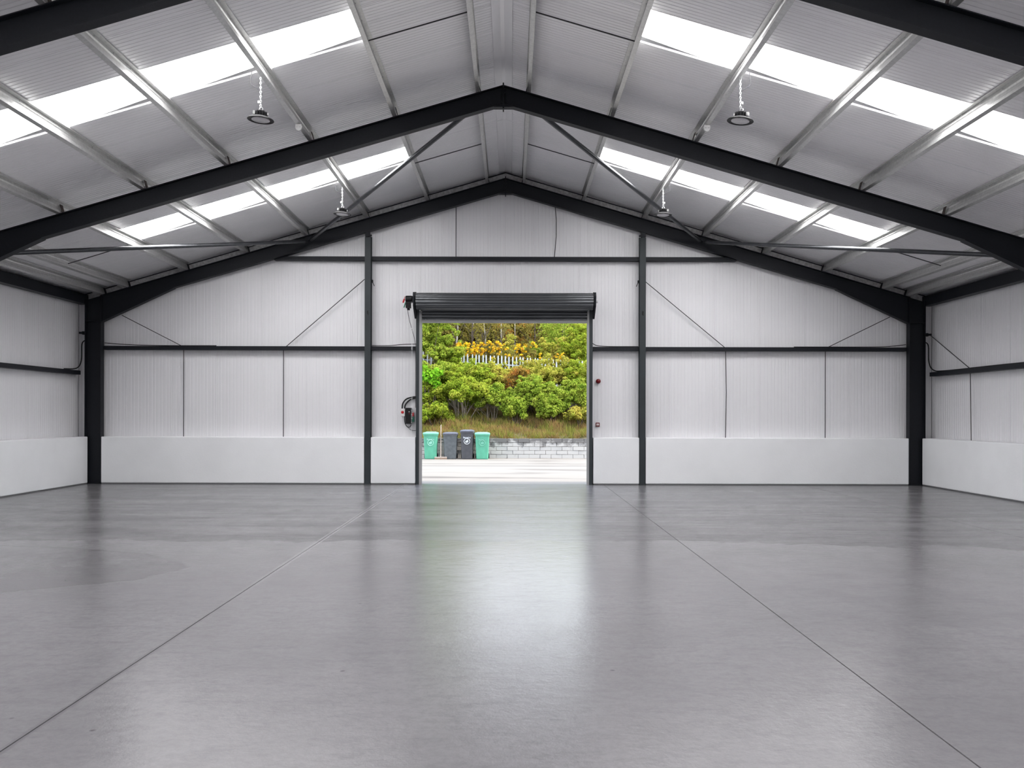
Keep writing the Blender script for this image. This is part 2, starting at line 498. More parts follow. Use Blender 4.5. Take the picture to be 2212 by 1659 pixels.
def gable_piece(x0, x1, zb):
    if x1 - x0 < 0.03: return
    pr = panel_profile(x1 - x0, max(1, round((x1 - x0) / 0.084)), lip=0.004)
    swept_panel('cladding_panel', wall_back, 'clad', pr, 0.08,
                lambda u, d: (x0 + u, YG + d, zb),
                lambda u, d: (x0 + u, YG + d, roofz(x0 + u) + 0.035))
for a, c in zip(cuts[:-1], cuts[1:]):
    segs = [(a, c, 1.0)]
    if c > DX0 and a < DX1:
        segs = []
        if a < DX0: segs.append((a, DX0, 1.0))
        segs.append((max(a, DX0), min(c, DX1), DZT))
        if c > DX1: segs.append((DX1, c, 1.0))
    for s in segs:
        # split at the ridge so that the top follows the roof
        if s[0] < -0.01 < s[1] and s[1] > 0.01:
            gable_piece(s[0], 0, s[2]); gable_piece(0, s[1], s[2])
        else: gable_piece(*s)

# white concrete dado panels
DH = 1.17
def dado(parent, x0, x1, y0, y1):
    MB().box(x0, x1, y0, y1, 0.025, DH).build('concrete_panel', 'dado', parent, bevel=0.018)
    MB().box(x0 + 0.01, x1 - 0.01, y0 + 0.01, y1 - 0.01, 0.0, 0.026).build('base_seal', 'sealant', parent)
YD = 21.31
dado(wall_back, -XI + 0.01, -3.485, YD, YG)
dado(wall_back, -3.325, DX0 - 0.09, YD, YG)
dado(wall_back, DX1 + 0.09, 3.325, YD, YG)
dado(wall_back, 3.485, XI - 0.01, YD, YG)

# side walls
for sd, nm in ((-1, 'left'), (1, 'right')):
    w = MB().box(min(sd * (XW + 0.08), sd * (XW + 0.11)), max(sd * (XW + 0.08), sd * (XW + 0.11)), YW0, YW1, 0, roofz(XW) - 0.05)
    w = w.build('wall_' + nm, 'roof_out')
    tag(w, nm + ' side wall of light grey ribbed panels above white concrete', kind='structure')
    y = YG
    while y > YW0 + 0.05:
        y0 = max(y - PW, YW0); wd = y - y0
        pr = panel_profile(wd, max(1, round(wd / 0.084)), lip=0.004)
        swept_panel('cladding_panel', w, 'clad', pr, 0.08,
                    lambda u, d, y=y: (sd * (XW + d), y - u, 1.0),
                    lambda u, d, y=y: (sd * (XW + d), y - u, roofz(XW) + 0.01))
        y = y0
    ys = [21.30, 15.50, 15.30, 9.50, 9.30, 3.4, 3.38, -2.6, -2.62, -9.2]
    for a, c in zip(ys[0::2], ys[1::2]):
        dado(w, min(sd * 10.32, sd * 10.66), max(sd * 10.32, sd * 10.66), c, a)

wall_front = MB().prism_y([(-10.9, 0), (10.9, 0), (10.9, roofz(10.9) - 0.06), (0, roofz(0) - 0.06), (-10.9, roofz(10.9) - 0.06)], YW0 - 0.1, YW0)
wall_front = wall_front.build('wall_front', 'clad')
tag(wall_front, 'near gable wall behind the viewpoint', kind='structure')

# ------------------------------------------------------------------ roof
ceiling = empty('ceiling', (0, 0, 0), 'pitched roof lining of ribbed grey panels with rooflights', kind='structure')
RLX0, RLX1 = 1.95, 7.87
def roof_piece(sd, y, a, c, name='roof_panel'):
    pr = panel_profile(1.0, 12, gd=0.005, gw=0.011, lip=0.004)
    k = math.cos(ANG)
    def P(x, u, d):
        return (sd * x, y + u, roofz(x) + d / k)
    return swept_panel(name, ceiling, 'roof', pr, 0.07, lambda u, d: P(a, u, d), lambda u, d: P(c, u, d))
NY = int(round(YW1 - YW0))
LIT = (-6.3, -0.3, 5.7, 11.7, 17.7)
XE = 10.86
PUR = [0.42, 1.90, 3.40, 4.90, 6.38, 7.88, 9.35, 9.95]
wide = {}
for sd in (-1, 1):
    for i in range(NY):
        y = YW0 + i
        lit = any(abs(y - q) < 0.05 for q in LIT)
        ranges = [(0.04, XE)] if not lit else [(0.04, RLX0), (RLX1, XE)]
        for a, c in ranges:
            key = (sd, a, c)
            if key in wide:
                o = wide[key].copy(); COL.objects.link(o); o.parent = ceiling; o.location = (0, y - wide[key]['y0'], 0)
            else:
                o = roof_piece(sd, y, a, c); o['y0'] = y; wide[key] = o
        if lit:
            b = MB()
            z0, z1 = roofz(RLX0) + 0.045, roofz(RLX1) + 0.045
            b.loft([[(sd * RLX0, y, z0), (sd * RLX0, y + 1.0, z0), (sd * RLX0, y + 1.0, z0 + 0.006), (sd * RLX0, y, z0 + 0.006)],
                    [(sd * RLX1, y, z1), (sd * RLX1, y + 1.0, z1), (sd * RLX1, y + 1.0, z1 + 0.006), (sd * RLX1, y, z1 + 0.006)]])
            o = b.build('rooflight', 'rooflight', ceiling)
            o['label'] = 'glowing white translucent rooflight sheet'
            # sprung filler trims along the far edge, one per purlin bay
            for p0, p1 in zip(PUR[1:5], PUR[2:6]):
                xa, xb = p0 + 0.10, p0 + 0.10 + (p1 - p0) * 0.62
                zt = lambda x: roofz(x) + 0.030
                t = MB().loft([[(sd * xa, y + 0.87, zt(xa)), (sd * xa, y + 0.999, zt(xa)), (sd * xa, y + 0.999, zt(xa) + .003), (sd * xa, y + 0.87, zt(xa) + .003)],
                               [(sd * xb, y + 0.99, zt(xb)), (sd * xb, y + 0.999, zt(xb)), (sd * xb, y + 0.999, zt(xb) + .003), (sd * xb, y + 0.99, zt(xb) + .003)]])
                t.build('filler_trim', 'trim_grey', ceiling)
for o in wide.values(): del o['y0']
# ridge flashing in lapped lengths
yy = YW0
k = 0
while yy < YW1 - 0.1:
    y1 = min(yy + 3.0, YW1)
    d = 0.004 * (k % 2)
    prof = [(-0.16, 0.0), (-0.155, -0.004), (-0.03, -0.002), (0.03, -0.002), (0.155, -0.004), (0.16, 0.0)]
    def zf(x): return roofz(max(abs(x), 0.02)) - 0.012 - d
    r0 = [(x, yy, zf(x) + q) for x, q in prof] + [(x, yy, zf(x) + q + 0.006) for x, q in prof[::-1]]
    r1 = [(x, y1, z) for x, _, z in r0]
    MB().loft([r0, r1]).build('ridge_flashing', 'roof', ceiling)
    yy = y1 - (0.0 if y1 >= YW1 else 0.0); k += 1
    if y1 >= YW1: break
# outer weathering sheet over the ridge
MB().loft([[(-0.3, YW0, roofz(0.3) + 0.09), (0, YW0, roofz(0) + 0.09), (0.3, YW0, roofz(0.3) + 0.09), (0, YW0, roofz(0) + 0.10)],
           [(-0.3, YW1, roofz(0.3) + 0.09), (0, YW1, roofz(0) + 0.09), (0.3, YW1, roofz(0.3) + 0.09), (0, YW1, roofz(0) + 0.10)]]).build('ridge_cap', 'roof_out', ceiling)

# ------------------------------------------------------------------ purlins
ORD = ['nearest the ridge', 'second down from the ridge', 'third down from the ridge', 'fourth down from the ridge',
       'fifth down from the ridge', 'sixth down from the ridge', 'seventh down from the ridge', 'lowest, beside the eaves beam']
def slope_pt(sd, x, y, s, nn):
    """s metres up the slope and nn metres along the roof normal from the rafter top at x"""
    ca, sa = math.cos(ANG), math.sin(ANG)
    return (sd * (x - s * ca + nn * sa), y, rtop(x) + s * sa + nn * ca)
def make_purlin(sd, x, i):
    h = RG * math.cos(ANG) - 0.012
    t = 0.004
    side = 'left' if sd < 0 else 'right'
    # sigma section: lip, bottom flange (towards the eaves), web with a stiffened step, top flange (towards the ridge)
    c = [(-0.068, 0.022), (-0.070, 0.003), (0.0, 0.003), (0.0, 0.055), (-0.014, 0.075), (-0.014, h - 0.075), (0.0, h - 0.055), (0.0, h), (0.062, h), (0.064, h - 0.016)]
    off = [(-0.064, 0.022), (-0.066, 0.007), (-0.004, 0.007), (-0.004, 0.056), (-0.018, 0.077), (-0.018, h - 0.077), (-0.004, h - 0.056), (-0.004, h - .0 + .0), (0.0, h + 0.004), (0.064, h + 0.004)]
    ring = c + off[::-1]
    b = MB().loft([[slope_pt(sd, x, YW0 + 0.02, s, nn) for s, nn in ring], [slope_pt(sd, x, YG - 0.06, s, nn) for s, nn in ring]])
    root = b.build('purlin', 'galv')
    tag(root, 'galvanised steel purlin on the %s slope, %s' % (side, ORD[i]), 'purlin', 'purlins under the roof')
    # bolts along the upper web
    bb = MB()
    y = 9.0
    while y < 21.2:
        p = Vector(slope_pt(sd, x, y, 0.003, h - 0.03)); q = Vector(slope_pt(sd, x, y, 0.012, h - 0.03))
        bb.tube([p, q], 0.009, 6)
        y += 0.5
    bb.build('bolts', 'galv_dull', root)['kind'] = 'stuff'
    return root
for sd in (-1, 1):
    for i, x in enumerate(PUR): make_purlin(sd, x, i)

# ------------------------------------------------------------------ portal frames
def rafter(sd, yf, parent):
    wf, tf, tw = 0.165, 0.014, 0.010
    D = DZ
    h = wf / 2
    sec = [(-h, 0), (h, 0), (h, -tf), (tw / 2, -tf), (tw / 2, -D + tf), (h, -D + tf), (h, -D), (-h, -D), (-h, -D + tf), (-tw / 2, -D + tf), (-tw / 2, -tf), (-h, -tf)]
    xh = 8.22
    r0 = [(sd * 0.012, yf + y, rtop(0.012) + z) for y, z in sec]
    r1 = [(sd * xh, yf + y, rtop(xh) + z) for y, z in sec]
    tee = [(-h, 0), (h, 0), (h, -tf), (tw / 2, -tf), (tw / 2, -D), (-tw / 2, -D), (-tw / 2, -tf), (-h, -tf)]
    t0 = [(sd * xh, yf + y, rtop(xh) + z) for y, z in tee]
    t1 = [(sd * (XI - 0.005), yf + y, rtop(XI - 0.005) + z) for y, z in tee]
    return MB().loft([r0, r1]).loft([t0, t1]).build('rafter', 'steel', parent)
def column(sd, yf, parent):
    w, tf, tw = 0.18, 0.016, 0.010
    zt0, zt1 = rtop(XI), rtop(XO)
    b = MB()
    def pl(x0, x1, y0, y1, za, zb):
        b.add([(sd * x, y, z) for x, y, z in ((x0, y0, 0), (x1, y0, 0), (x1, y1, 0), (x0, y1, 0), (x0, y0, za), (x1, y0, zb), (x1, y1, zb), (x0, y1, za))],
              [(0, 1, 2, 3), (4, 5, 6, 7), (0, 1, 5, 4), (1, 2, 6, 5), (2, 3, 7, 6), (3, 0, 4, 7)])
    pl(XI, XI + tf, yf - w / 2, yf + w / 2, rtop(XI), rtop(XI + tf))
    pl(XO - tf, XO, yf - w / 2, yf + w / 2, rtop(XO - tf), rtop(XO))
    pl(XI + tf, XO - tf, yf - tw / 2, yf + tw / 2, rtop(XI + tf), rtop(XO - tf))
    o = b.build('column', 'steel', parent)
    # stiffener, cap plate and base plate
    xa, xb = sorted((sd * (XI + tf), sd * (XO - tf)))
    MB().box(xa, xb, yf - 0.085, yf + 0.085, 4.02, 4.034).build('stiffener_plate', 'steel', parent)
    MB().box(xa, xb, yf - 0.085, yf + 0.085, 0.0, 0.02).build('base_plate', 'steel', parent)
    return o
def haunch(sd, yf, parent):
    x0, z0 = XI - 0.005, 4.03
    x1 = 8.22
    z1 = rtop(x1) - DZ
    b = MB()
    b.loft([[(sd * x, yf - .0045, z) for x, z in ((x0, z0), (x0, rtop(x0) - DZ), (x1, z1))],
            [(sd * x, yf + .005, z) for x, z in ((x0, z0), (x0, rtop(x0) - DZ), (x1, z1))]])
    t = 0.014
    b.loft([[(sd * x, yf - .0825, z) for x, z in ((x0, z0), (x1, z1), (x1, z1 - t), (x0, z0 - t))],
            [(sd * x, yf + .0825, z) for x, z in ((x0, z0), (x1, z1), (x1, z1 - t), (x0, z0 - t))]])
    return b.build('haunch', 'steel', parent)
FL = ['dark steel portal frame nearest the camera, crossing only the top corners', 'dark steel portal frame spanning the middle of the hall',
      'dark steel portal frame standing against the far gable wall']
for fi, yf in enumerate(FRAMES):
    pf = empty('portal_frame', (0, yf, 0), FL[fi], 'steel frame', 'portal frames')
    pf.location = (0, 0, 0)
    for sd in (-1, 1):
        rafter(sd, yf, pf); column(sd, yf, pf); haunch(sd, yf, pf)
        ang = MB()
        for x in PUR:
            b = MB()
            hh = 0.165
            ys = [yf - 0.045, yf + 0.045]
            if fi == 2: ys = [yf - 0.02, yf + 0.07]
            r0 = [slope_pt(sd, x, ys[0], s, nn) for s, nn in ((0.016, 0), (0.026, 0), (0.026, hh), (0.016, hh))]
            r1 = [slope_pt(sd, x, ys[1], s, nn) for s, nn in ((0.016, 0), (0.026, 0), (0.026, hh), (0.016, hh))]
            b.loft([r0, r1])
            r0 = [slope_pt(sd, x, ys[0], s, nn) for s, nn in ((0.026, 0), (0.085, 0), (0.085, 0.01), (0.026, 0.01))]
            r1 = [slope_pt(sd, x, ys[1], s, nn) for s, nn in ((0.026, 0), (0.085, 0), (0.085, 0.01), (0.026, 0.01))]
            b.loft([r0, r1])
            b.build('purlin_cleat', 'rust' if (fi < 2 and x > 3) else 'steel', pf)
    # bolted apex plates
    b = MB().box(-0.012, 0.012, yf - 0.09, yf + 0.09, ZA - DZ - 0.09, ZA + 0.035)
    b.build('apex_plate', 'steel', pf)
    g = MB().loft([[(-0.18, yf - .07, rtop(.18) - DZ - .002), (0, yf - .07, ZA - DZ - 0.055), (0.18, yf - .07, rtop(.18) - DZ - .002), (0, yf - .07, ZA - DZ + .02)],
                   [(-0.18, yf + .07, rtop(.18) - DZ - .002), (0, yf + .07, ZA - DZ - 0.055), (0.18, yf + .07, rtop(.18) - DZ - .002), (0, yf + .07, ZA - DZ + .02)]])
    g.build('apex_gusset', 'steel', pf)
    bt = MB()
    for zz in (0.05, 0.13, 0.21, 0.29):
        for xx in (-1, 1):
            for s in (-1, 1):
                bt.tube([(xx * 0.012, yf + s * 0.055, ZA - zz), (xx * 0.035, yf + s * 0.055, ZA - zz)], 0.013, 6)
    bt.build('apex_bolts', 'steel', pf)['kind'] = 'stuff'

# galvanised closure angle along the gable above the far rafter
for sd in (-1, 1):
    y0 = YG - 0.05
    def zz(x, q): return roofz(x) + q
    ring = lambda x: [(sd * x, y0, zz(x, -0.20)), (sd * x, y0 + .045, zz(x, -0.20)), (sd * x, y0 + .045, zz(x, -0.055)), (sd * x, y0, zz(x, -0.055))]
    MB().loft([ring(0.0), ring(10.6)]).build('closure_angle', 'galv_dull', wall_back)
    ring2 = lambda x: [(sd * x, y0 - .02, zz(x, -0.055)), (sd * x, y0 + .045, zz(x, -0.055)), (sd * x, y0 + .045, zz(x, -0.035)), (sd * x, y0 - .02, zz(x, -0.035))]
    MB().loft([ring2(0.0), ring2(10.6)]).build('closure_strip', 'steel', wall_back)

# ------------------------------------------------------------------ eaves beams and side rails
for sd, nm in ((-1, 'left'), (1, 'right')):
    h0, h1 = 10.42, 10.62
    t = 0.012
    b = MB()
    ring = [(h0, 4.46), (h1, 4.46), (h1, 4.46 + t), (h0 + t, 4.46 + t), (h0 + t, 4.70 - t), (h1, 4.70 - t), (h1, 4.70), (h0, 4.70)]
    b.loft([[(sd * x, YW0 + .05, z) for x, z in ring], [(sd * x, YG - 0.06, z) for x, z in ring]])
    o = b.build('eaves_beam', 'steel')
    tag(o, 'black steel eaves beam along the top of the %s side wall' % nm, 'beam', 'eaves beams')
    b = MB()
    ring = [(10.50, 2.70), (10.685, 2.70), (10.685, 2.71), (10.51, 2.71), (10.51, 2.79), (10.685, 2.79), (10.685, 2.80), (10.50, 2.80)]
    b.loft([[(sd * x, YW0 + .05, z) for x, z in ring], [(sd * x, 21.30, z) for x, z in ring]])
    o = b.build('side_rail', 'steel')
    tag(o, 'black horizontal steel rail on the %s side wall' % nm, 'rail', 'rails on the side walls')
    # bracket on the column for the sag rod
    b = MB().box(min(sd * 10.41, sd * 10.50), max(sd * 10.41, sd * 10.50), 21.36, 21.44, 3.70, 3.78)
    b.box(min(sd * 10.48, sd * 10.56), max(sd * 10.48, sd * 10.56), 21.33, 21.40, 3.715, 3.765)
    o = b.build('rod_bracket', 'steel')
    tag(o, 'small black bracket on the outer edge of the %s corner column' % nm, 'bracket', 'rod brackets on the corner columns')

# gable posts and rails
POSTX = (-3.405, 3.405)
for px, nm in zip(POSTX, ('left', 'right')):
    p = empty('gable_post', (0, 0, 0), 'dark grey steel post standing %s of the roller door' % nm, 'post', 'gable posts beside the door')
    w, y0, y1, tf = 0.15, 21.31, 21.50, 0.011
    b = MB().box(px - w / 2, px + w / 2, y0, y0 + tf, 0, 6.12).box(px - .004, px + .004, y0 + tf, y1 - tf, 0, 6.14).box(px - w / 2, px + w / 2, y1 - tf, y1, 0, 6.16)
    b.build('shaft', 'post', p)
    sgn = 1 if px < 0 else -1
    b = MB().box(px - sgn * .02 - 0.055, px - sgn * .02 + 0.055, 21.34, 21.47, 6.14, rtop(px) - DZ + 0.004)
    b.box(px + sgn * 0.03, px + sgn * 0.085, 21.38, 21.43, 6.16, 6.20)
    b.build('head_bracket', 'steel', p)
    b = MB().box(min(px + sgn * .075, px + sgn * .11), max(px + sgn * .075, px + sgn * .11), 21.40, 21.48, 5.02, 5.08)
    b.tube([(px + sgn * .09, 21.44, 5.05), (px + sgn * .145, 21.44, 4.93)], 0.009, 6)
    b.build('rod_anchor', 'steel', p)
    MB().box(px - 0.015, px + 0.02, 21.296, 21.31, 4.22, 4.30).tube([(px + .012, 21.30, 4.24), (px + .012, 21.285, 4.2)], 0.01, 6).build('hook', 'black', p)

rail_defs = [(-9.99, -3.485, 3.33, 'lower black gable rail between left corner column and left post'),
             (-3.325, -2.215, 3.33, 'short black gable rail between left post and door jamb'),
             (2.185, 3.325, 3.33, 'short black gable rail between door jamb and right post'),
             (3.485, 9.99, 3.33, 'lower black gable rail between right post and right corner column'),
             (-5.75, -3.485, 5.565, 'upper black gable rail running from left post to the rafter'),
             (-3.325, 3.325, 5.565, 'long upper black gable rail above the roller door'),
             (3.485, 5.75, 5.565, 'upper black gable rail running from right post to the rafter')]
for x0, x1, z, lab in rail_defs:
    ya, yb, t, h = 21.40, YG - 0.004, 0.008, 0.095
    ring = [(ya, z), (yb, z), (yb, z + t), (ya + t, z + t), (ya + t, z + h - t), (yb, z + h - t), (yb, z + h), (ya, z + h)]
    b = MB().loft([[(x0, y, q) for y, q in ring], [(x1, y, q) for y, q in ring]])
    tag(b.build('gable_rail', 'steel'), lab, 'rail', 'rails on the far gable wall')

# sag rods
def rod(pts, lab, r=0.010, name='sag_rod', grp='sag rods on the walls'):
    tag(MB().tube(pts, r, 6).build(name, 'rod'), lab, 'rod', grp)
GX = lambda px: (px - 1104) / 86.7 + 0.15
yr = 21.50
rod([(GX(395), yr, 1.10), (GX(395), yr, 3.33)], 'thin vertical rod on the gable, nearest the left corner column')
rod([(GX(611), yr, 1.10), (GX(611), yr, 3.33)], 'thin vertical rod on the gable, next to the left post')
rod([(GX(1568), yr, 1.10), (GX(1570), yr, 2.3), (GX(1568), yr, 3.33)], 'thin vertical rod on the gable, next to the right post')
rod([(GX(1784), yr, 1.10), (GX(1784), yr, 3.33)], 'thin vertical rod on the gable, nearest the right corner column')
rod([(GX(984), yr, 5.66), (GX(984), yr, rtop(GX(984)) - 0.25)], 'thin vertical rod under the gable peak, left of the apex')
rod([(GX(1197), yr, 5.66), (GX(1201), yr, 6.2), (GX(1201), yr, 6.6), (GX(1198), yr, rtop(GX(1198)) - 0.25)], 'thin kinked rod under the gable peak, right of the apex')
rod([(GX(263), yr - .05, 4.19), (GX(392), yr, 3.425)], 'diagonal rod from the left corner haunch down to the gable rail')
rod([(GX(788) - .01, yr - .05, 5.10), (GX(617), yr, 3.425)], 'diagonal rod from the left post down to the gable rail')
rod([(GX(1391) + .01, yr - .05, 5.07), (GX(1566), yr, 3.425)], 'diagonal rod from the right post down to the gable rail')
rod([(GX(1922), yr - .05, 4.19), (GX(1788), yr, 3.425)], 'diagonal rod from the right corner haunch down to the gable rail')
rod([(10.53, 21.36, 3.74), (10.60, 19.60, 2.80)], 'diagonal rod on the right side wall')
rod([(10.60, 19.60, 2.70), (10.60, 19.55, 1.12)], 'vertical rod on the right side wall below the rail')
# anti-sag rods in the roof
for sd, nm in ((-1, 'left'), (1, 'right')):
    for yq, bay in ((12.45, 'near bay'), (18.5, 'far bay')):
        a = slope_pt(sd, PUR[0], yq, -0.02, 0.09); c = slope_pt(sd, PUR[1], yq, 0.0, 0.09)
        rod([a, c], 'dark tie rod between the two top purlins, %s slope, %s' % (nm, bay), 0.010, 'tie_rod', 'tie rods between purlins')
    a = slope_pt(sd, PUR[5], 18.45, -0.02, 0.09); c = slope_pt(sd, PUR[6], 18.5, 0.0, 0.09)
    rod([a, c], 'dark tie rod between the sixth and seventh purlins, %s slope' % nm, 0.010, 'tie_rod', 'tie rods between purlins')

# bracing tubes
for sd, nm in ((-1, 'left'), (1, 'right')):
    def br(p, q, lab):
        e = MB()
        P, Q = Vector(p), Vector(q)
        d = (Q - P).normalized()
        e.tube([P + d * 0.13, Q - d * 0.13], 0.044, 16)
        r = e.build('bracing_tube', 'tube')
        for s, c0 in ((1, P), (-1, Q)):
            a = c0 + d * s * 0.15
            sidev = d.cross(Vector((0, 0, 1))).normalized() * 0.04
            upv = Vector((0, 0, 0.006))
            MB().loft([[c0 + sidev + upv, c0 - sidev + upv, c0 - sidev - upv, c0 + sidev - upv], [a + sidev + upv, a - sidev + upv, a - sidev - upv, a + sidev - upv]]).build('end_plate', 'steel', r)
        tag(r, lab, 'brace', 'roof bracing tubes')
    node = (sd * 4.86, 21.30, rtop(4.86) - 0.17)
    br((sd * 0.52, 15.49, rtop(0.52) - 0.19), node, 'round steel bracing tube from the ridge to the gable rafter, %s slope' % nm)
    br((sd * 9.35, 15.49, 4.60), (node[0] - 0.0, node[1] - 0.02, node[2] + 0.0), 'round steel bracing tube from the eaves haunch to the gable rafter, %s slope' % nm)

# ------------------------------------------------------------------ roller shutter door
door = empty('door_1', (0, 0, 0), 'open roller shutter door rolled up above the opening', kind='structure')
JL0, JL1, GL1 = -2.205, -2.125, -2.062
JR0, JR1, GR0 = 2.080, 2.165, 2.030
for x0, x1 in ((JL0, JL1), (JR0, JR1)):
    MB().box(x0, x1, 21.30, 21.68, 0, 4.42).build('jamb_post', 'post', door)
for x0, x1, s in ((JL1, GL1, 1), (GR0, JR0, -1)):
    # guide channel: two legs and a back
    b = MB()
    xb = x0 if s > 0 else x1
    b.box(x0, x1, 21.30, 21.306, 0, 4.30).box(x0, x1, 21.40, 21.406, 0, 4.30)
    b.box(min(xb, xb + s * .006), max(xb, xb + s * .006), 21.306, 21.40, 0, 4.30)
    b.box(min(xb, xb + s * .03), max(xb, xb + s * .03), 21.406, 21.66, 0, 4.30)
    b.build('guide', 'guide', door)
# curtain hanging below the roll
b = MB()
zc0, zc1, n = 4.055, 4.46, 5
ring0, ring1 = [], []
prof = []
lh = (zc1 - zc0) / n
for i in range(n):
    for q in range(6):
        tq = q / 6
        prof.append((21.355 - 0.014 * math.sin(PI * tq), zc0 + (i + tq) * lh))
prof.append((21.355, zc1))
pr2 = prof + [(y + 0.02, z) for y, z in prof[::-1]]
b.loft([[(-2.10, y, z) for y, z in pr2], [(2.065, y, z) for y, z in pr2]], True, True)
b.build('curtain', 'shutter', door)
MB().box(-2.10, 2.065, 21.315, 21.385, 4.005, 4.060).box(-2.10, 2.065, 21.33, 21.37, 4.060, 4.075).build('bottom_bar', 'guide', door)
# rolled curtain
cy, cz = 21.02, 4.495
ring = []
NL = 14
for i in range(NL * 6):
    a = 2 * PI * i / (NL * 6); tq = (i % 6) / 6
    rr = 0.200 + 0.010 * math.sin(PI * tq) - 0.006 * (i % 6 == 0)
    ring.append((cy + rr * math.cos(a), cz + rr * math.sin(a)))
b = MB().loft([[(-2.165, y, z) for y, z in ring], [(2.14, y, z) for y, z in ring]], True, True)
b.build('curtain_roll', 'shutter', door)
MB().lathe([(0.03, -2.30), (0.03, 2.26)], 12, (0, cy, cz), 'X').build('axle', 'galv_dull', door)
for x0, x1 in ((-2.235, -2.195), (2.165, 2.205)):
    poly = [(20.85, 4.38), (20.81, 4.60), (20.86, 4.70), (21.26, 4.76), (21.30, 4.72), (21.30, 4.10), (21.24, 4.10)]
    MB().loft([[(x0, y, z) for y, z in poly], [(x1, y, z) for y, z in poly]]).build('end_plate', 'steel', door)
MB().box(-2.2, 2.17, 21.42, 21.66, 4.36, 4.50).build('lintel', 'steel', door)
# motor
mo = empty('door_motor', (0, 0, 0), 'black shutter motor with red and green pull handles beside the roll', 'motor')
b = MB().lathe([(0.0, 0), (0.075, 0), (0.085, 0.02), (0.085, 0.15), (0.06, 0.17), (0.0, 0.17)], 16, (-2.43, 21.02, 4.55), 'X')
b.box(-2.30, -2.235, 20.96, 21.08, 4.46, 4.62)
b.build('gearbox', 'black', mo)
b = MB().box(-2.42, -2.30, 20.95, 21.09, 4.33, 4.48).lathe([(0.035, -0.05), (0.035, 0.0)], 10, (-2.36, 21.02, 4.33), 'Z')
b.build('motor_body', 'black', mo)
for i in range(5):
    MB().box(-2.42 - 0.004, -2.30, 20.944, 20.95, 4.345 + i * 0.026, 4.357 + i * 0.026).build('cooling_fin', 'black', mo)
MB().tube([(-2.44, 20.93, 4.60), (-2.45, 20.93, 4.54)], 0.008, 6).tube([(-2.45, 20.93, 4.54), (-2.48, 20.92, 4.45)], 0.020, 8).build('red_handle', 'red', mo)
MB().tube([(-2.42, 20.93, 4.46), (-2.46, 20.92, 4.33)], 0.014, 8).build('green_handle', 'green', mo)
MB().box(-2.245, -2.235, 20.99, 21.15, 4.30, 4.60).build('zinc_bracket', 'galv', mo)
# hand chain, pull cord and cables
ch = MB()
for i in range(70):
    z = 4.45 - i * 0.0475
    if i % 2: ch.box(-2.272, -2.264, 20.905, 20.909, z - .03, z + .01)
    else: ch.box(-2.270, -2.266, 20.902, 20.912, z - .03, z + .01)
ch2 = MB()
for i in range(60):
    z = 4.45 - i * 0.0475
    ch2.box(-2.255, -2.251, 20.93, 20.936, z - .03, z + .01)
hc = tag(empty('hand_chain'), 'thin zinc hand chain hanging beside the left door jamb', 'chain')
ch.build('chain_strand', 'chain', hc); ch2.build('chain_strand', 'chain', hc)
tag(MB().tube([(-2.38, 20.95, 4.30), (-2.34, 21.0, 4.05), (-2.235, 21.25, 3.60), (-2.212, 21.30, 3.40), (-2.212, 21.28, 1.9)], 0.006, 6).build('pull_cable', 'rod'), 'thin dark cable running from the motor down the door jamb', 'cable')
# control boxes
cb = empty('control_box', (0, 0, 0), 'black door control box with white lamp and red button side', 'control box')
MB().box(-2.475, -2.325, 21.40, YG, 1.50, 1.90).build('case', 'black', cb, bevel=0.008)
MB().lathe([(0.013, 0), (0.013, 0.006), (0.0, 0.008)], 12, (-2.385, 21.398, 1.80), 'Z').build('white_lamp', 'white', cb)
cb.children[-1].matrix_world = Matrix.Identity(4)
for o in [c for c in cb.children if c.name.startswith('white_lamp')]:
    bpy.data.objects.remove(o, do_unlink=True)
def disc_y(x, y, z, r, d=0.006): return MB().lathe([(r, 0), (r, -d * 0.7), (r * 0.7, -d)], 14, (x, y, z), 'Y')
disc_y(-2.385, 21.40, 1.80, 0.013).build('white_lamp', 'white', cb)
disc_y(-2.385, 21.40, 1.755, 0.008).build('red_lamp', 'red', cb)
MB().box(-2.318, -2.275, 21.44, YG, 1.69, 1.78).build('red_button', 'red', cb)
MB().box(-2.318, -2.270, 21.46, YG, 1.55, 1.67).build('green_button', 'green', cb)
iso = empty('isolator_switch', (0, 0, 0), 'white isolator box with round red knob', 'switch')
MB().box(-2.605, -2.495, 21.46, YG, 1.69, 1.88).build('case', 'white', iso, bevel=0.006)
disc_y(-2.555, 21.46, 1.79, 0.036, 0.02).build('red_knob', 'red', iso)
def cable(pts, r, lab, m='black'):
    # smooth polyline
    P = [Vector(p) for p in pts]; out = []
    for i in range(len(P) - 1):
        p0 = P[max(i - 1, 0)]; p1 = P[i]; p2 = P[i + 1]; p3 = P[min(i + 2, len(P) - 1)]
        for k in range(6):
            t = k / 6
            out.append(0.5 * ((2 * p1) + (-p0 + p2) * t + (2 * p0 - 5 * p1 + 4 * p2 - p3) * t * t + (-p0 + 3 * p1 - 3 * p2 + p3) * t ** 3))
    out.append(P[-1])
    tag(MB().tube(out, r, 6).build('cable', m), lab, 'cable', 'cables around the hall')
cable([(-2.575, 21.53, 1.87), (-2.56, 21.53, 2.0), (-2.48, 21.53, 2.11), (-2.35, 21.53, 2.16), (-2.207, 21.53, 2.18)], 0.017, 'outer black cable arching from the isolator box to the jamb')
cable([(-2.515, 21.53, 1.87), (-2.50, 21.53, 1.96), (-2.44, 21.53, 2.05), (-2.34, 21.53, 2.12), (-2.207, 21.53, 2.15)], 0.015, 'inner black cable arching from the isolator box to the jamb')
cable([(-2.51, 21.53, 1.70), (-2.51, 21.53, 1.56), (-2.46, 21.52, 1.44), (-2.38, 21.52, 1.42), (-2.34, 21.52, 1.50)], 0.009, 'thin black cable looping below the control box')
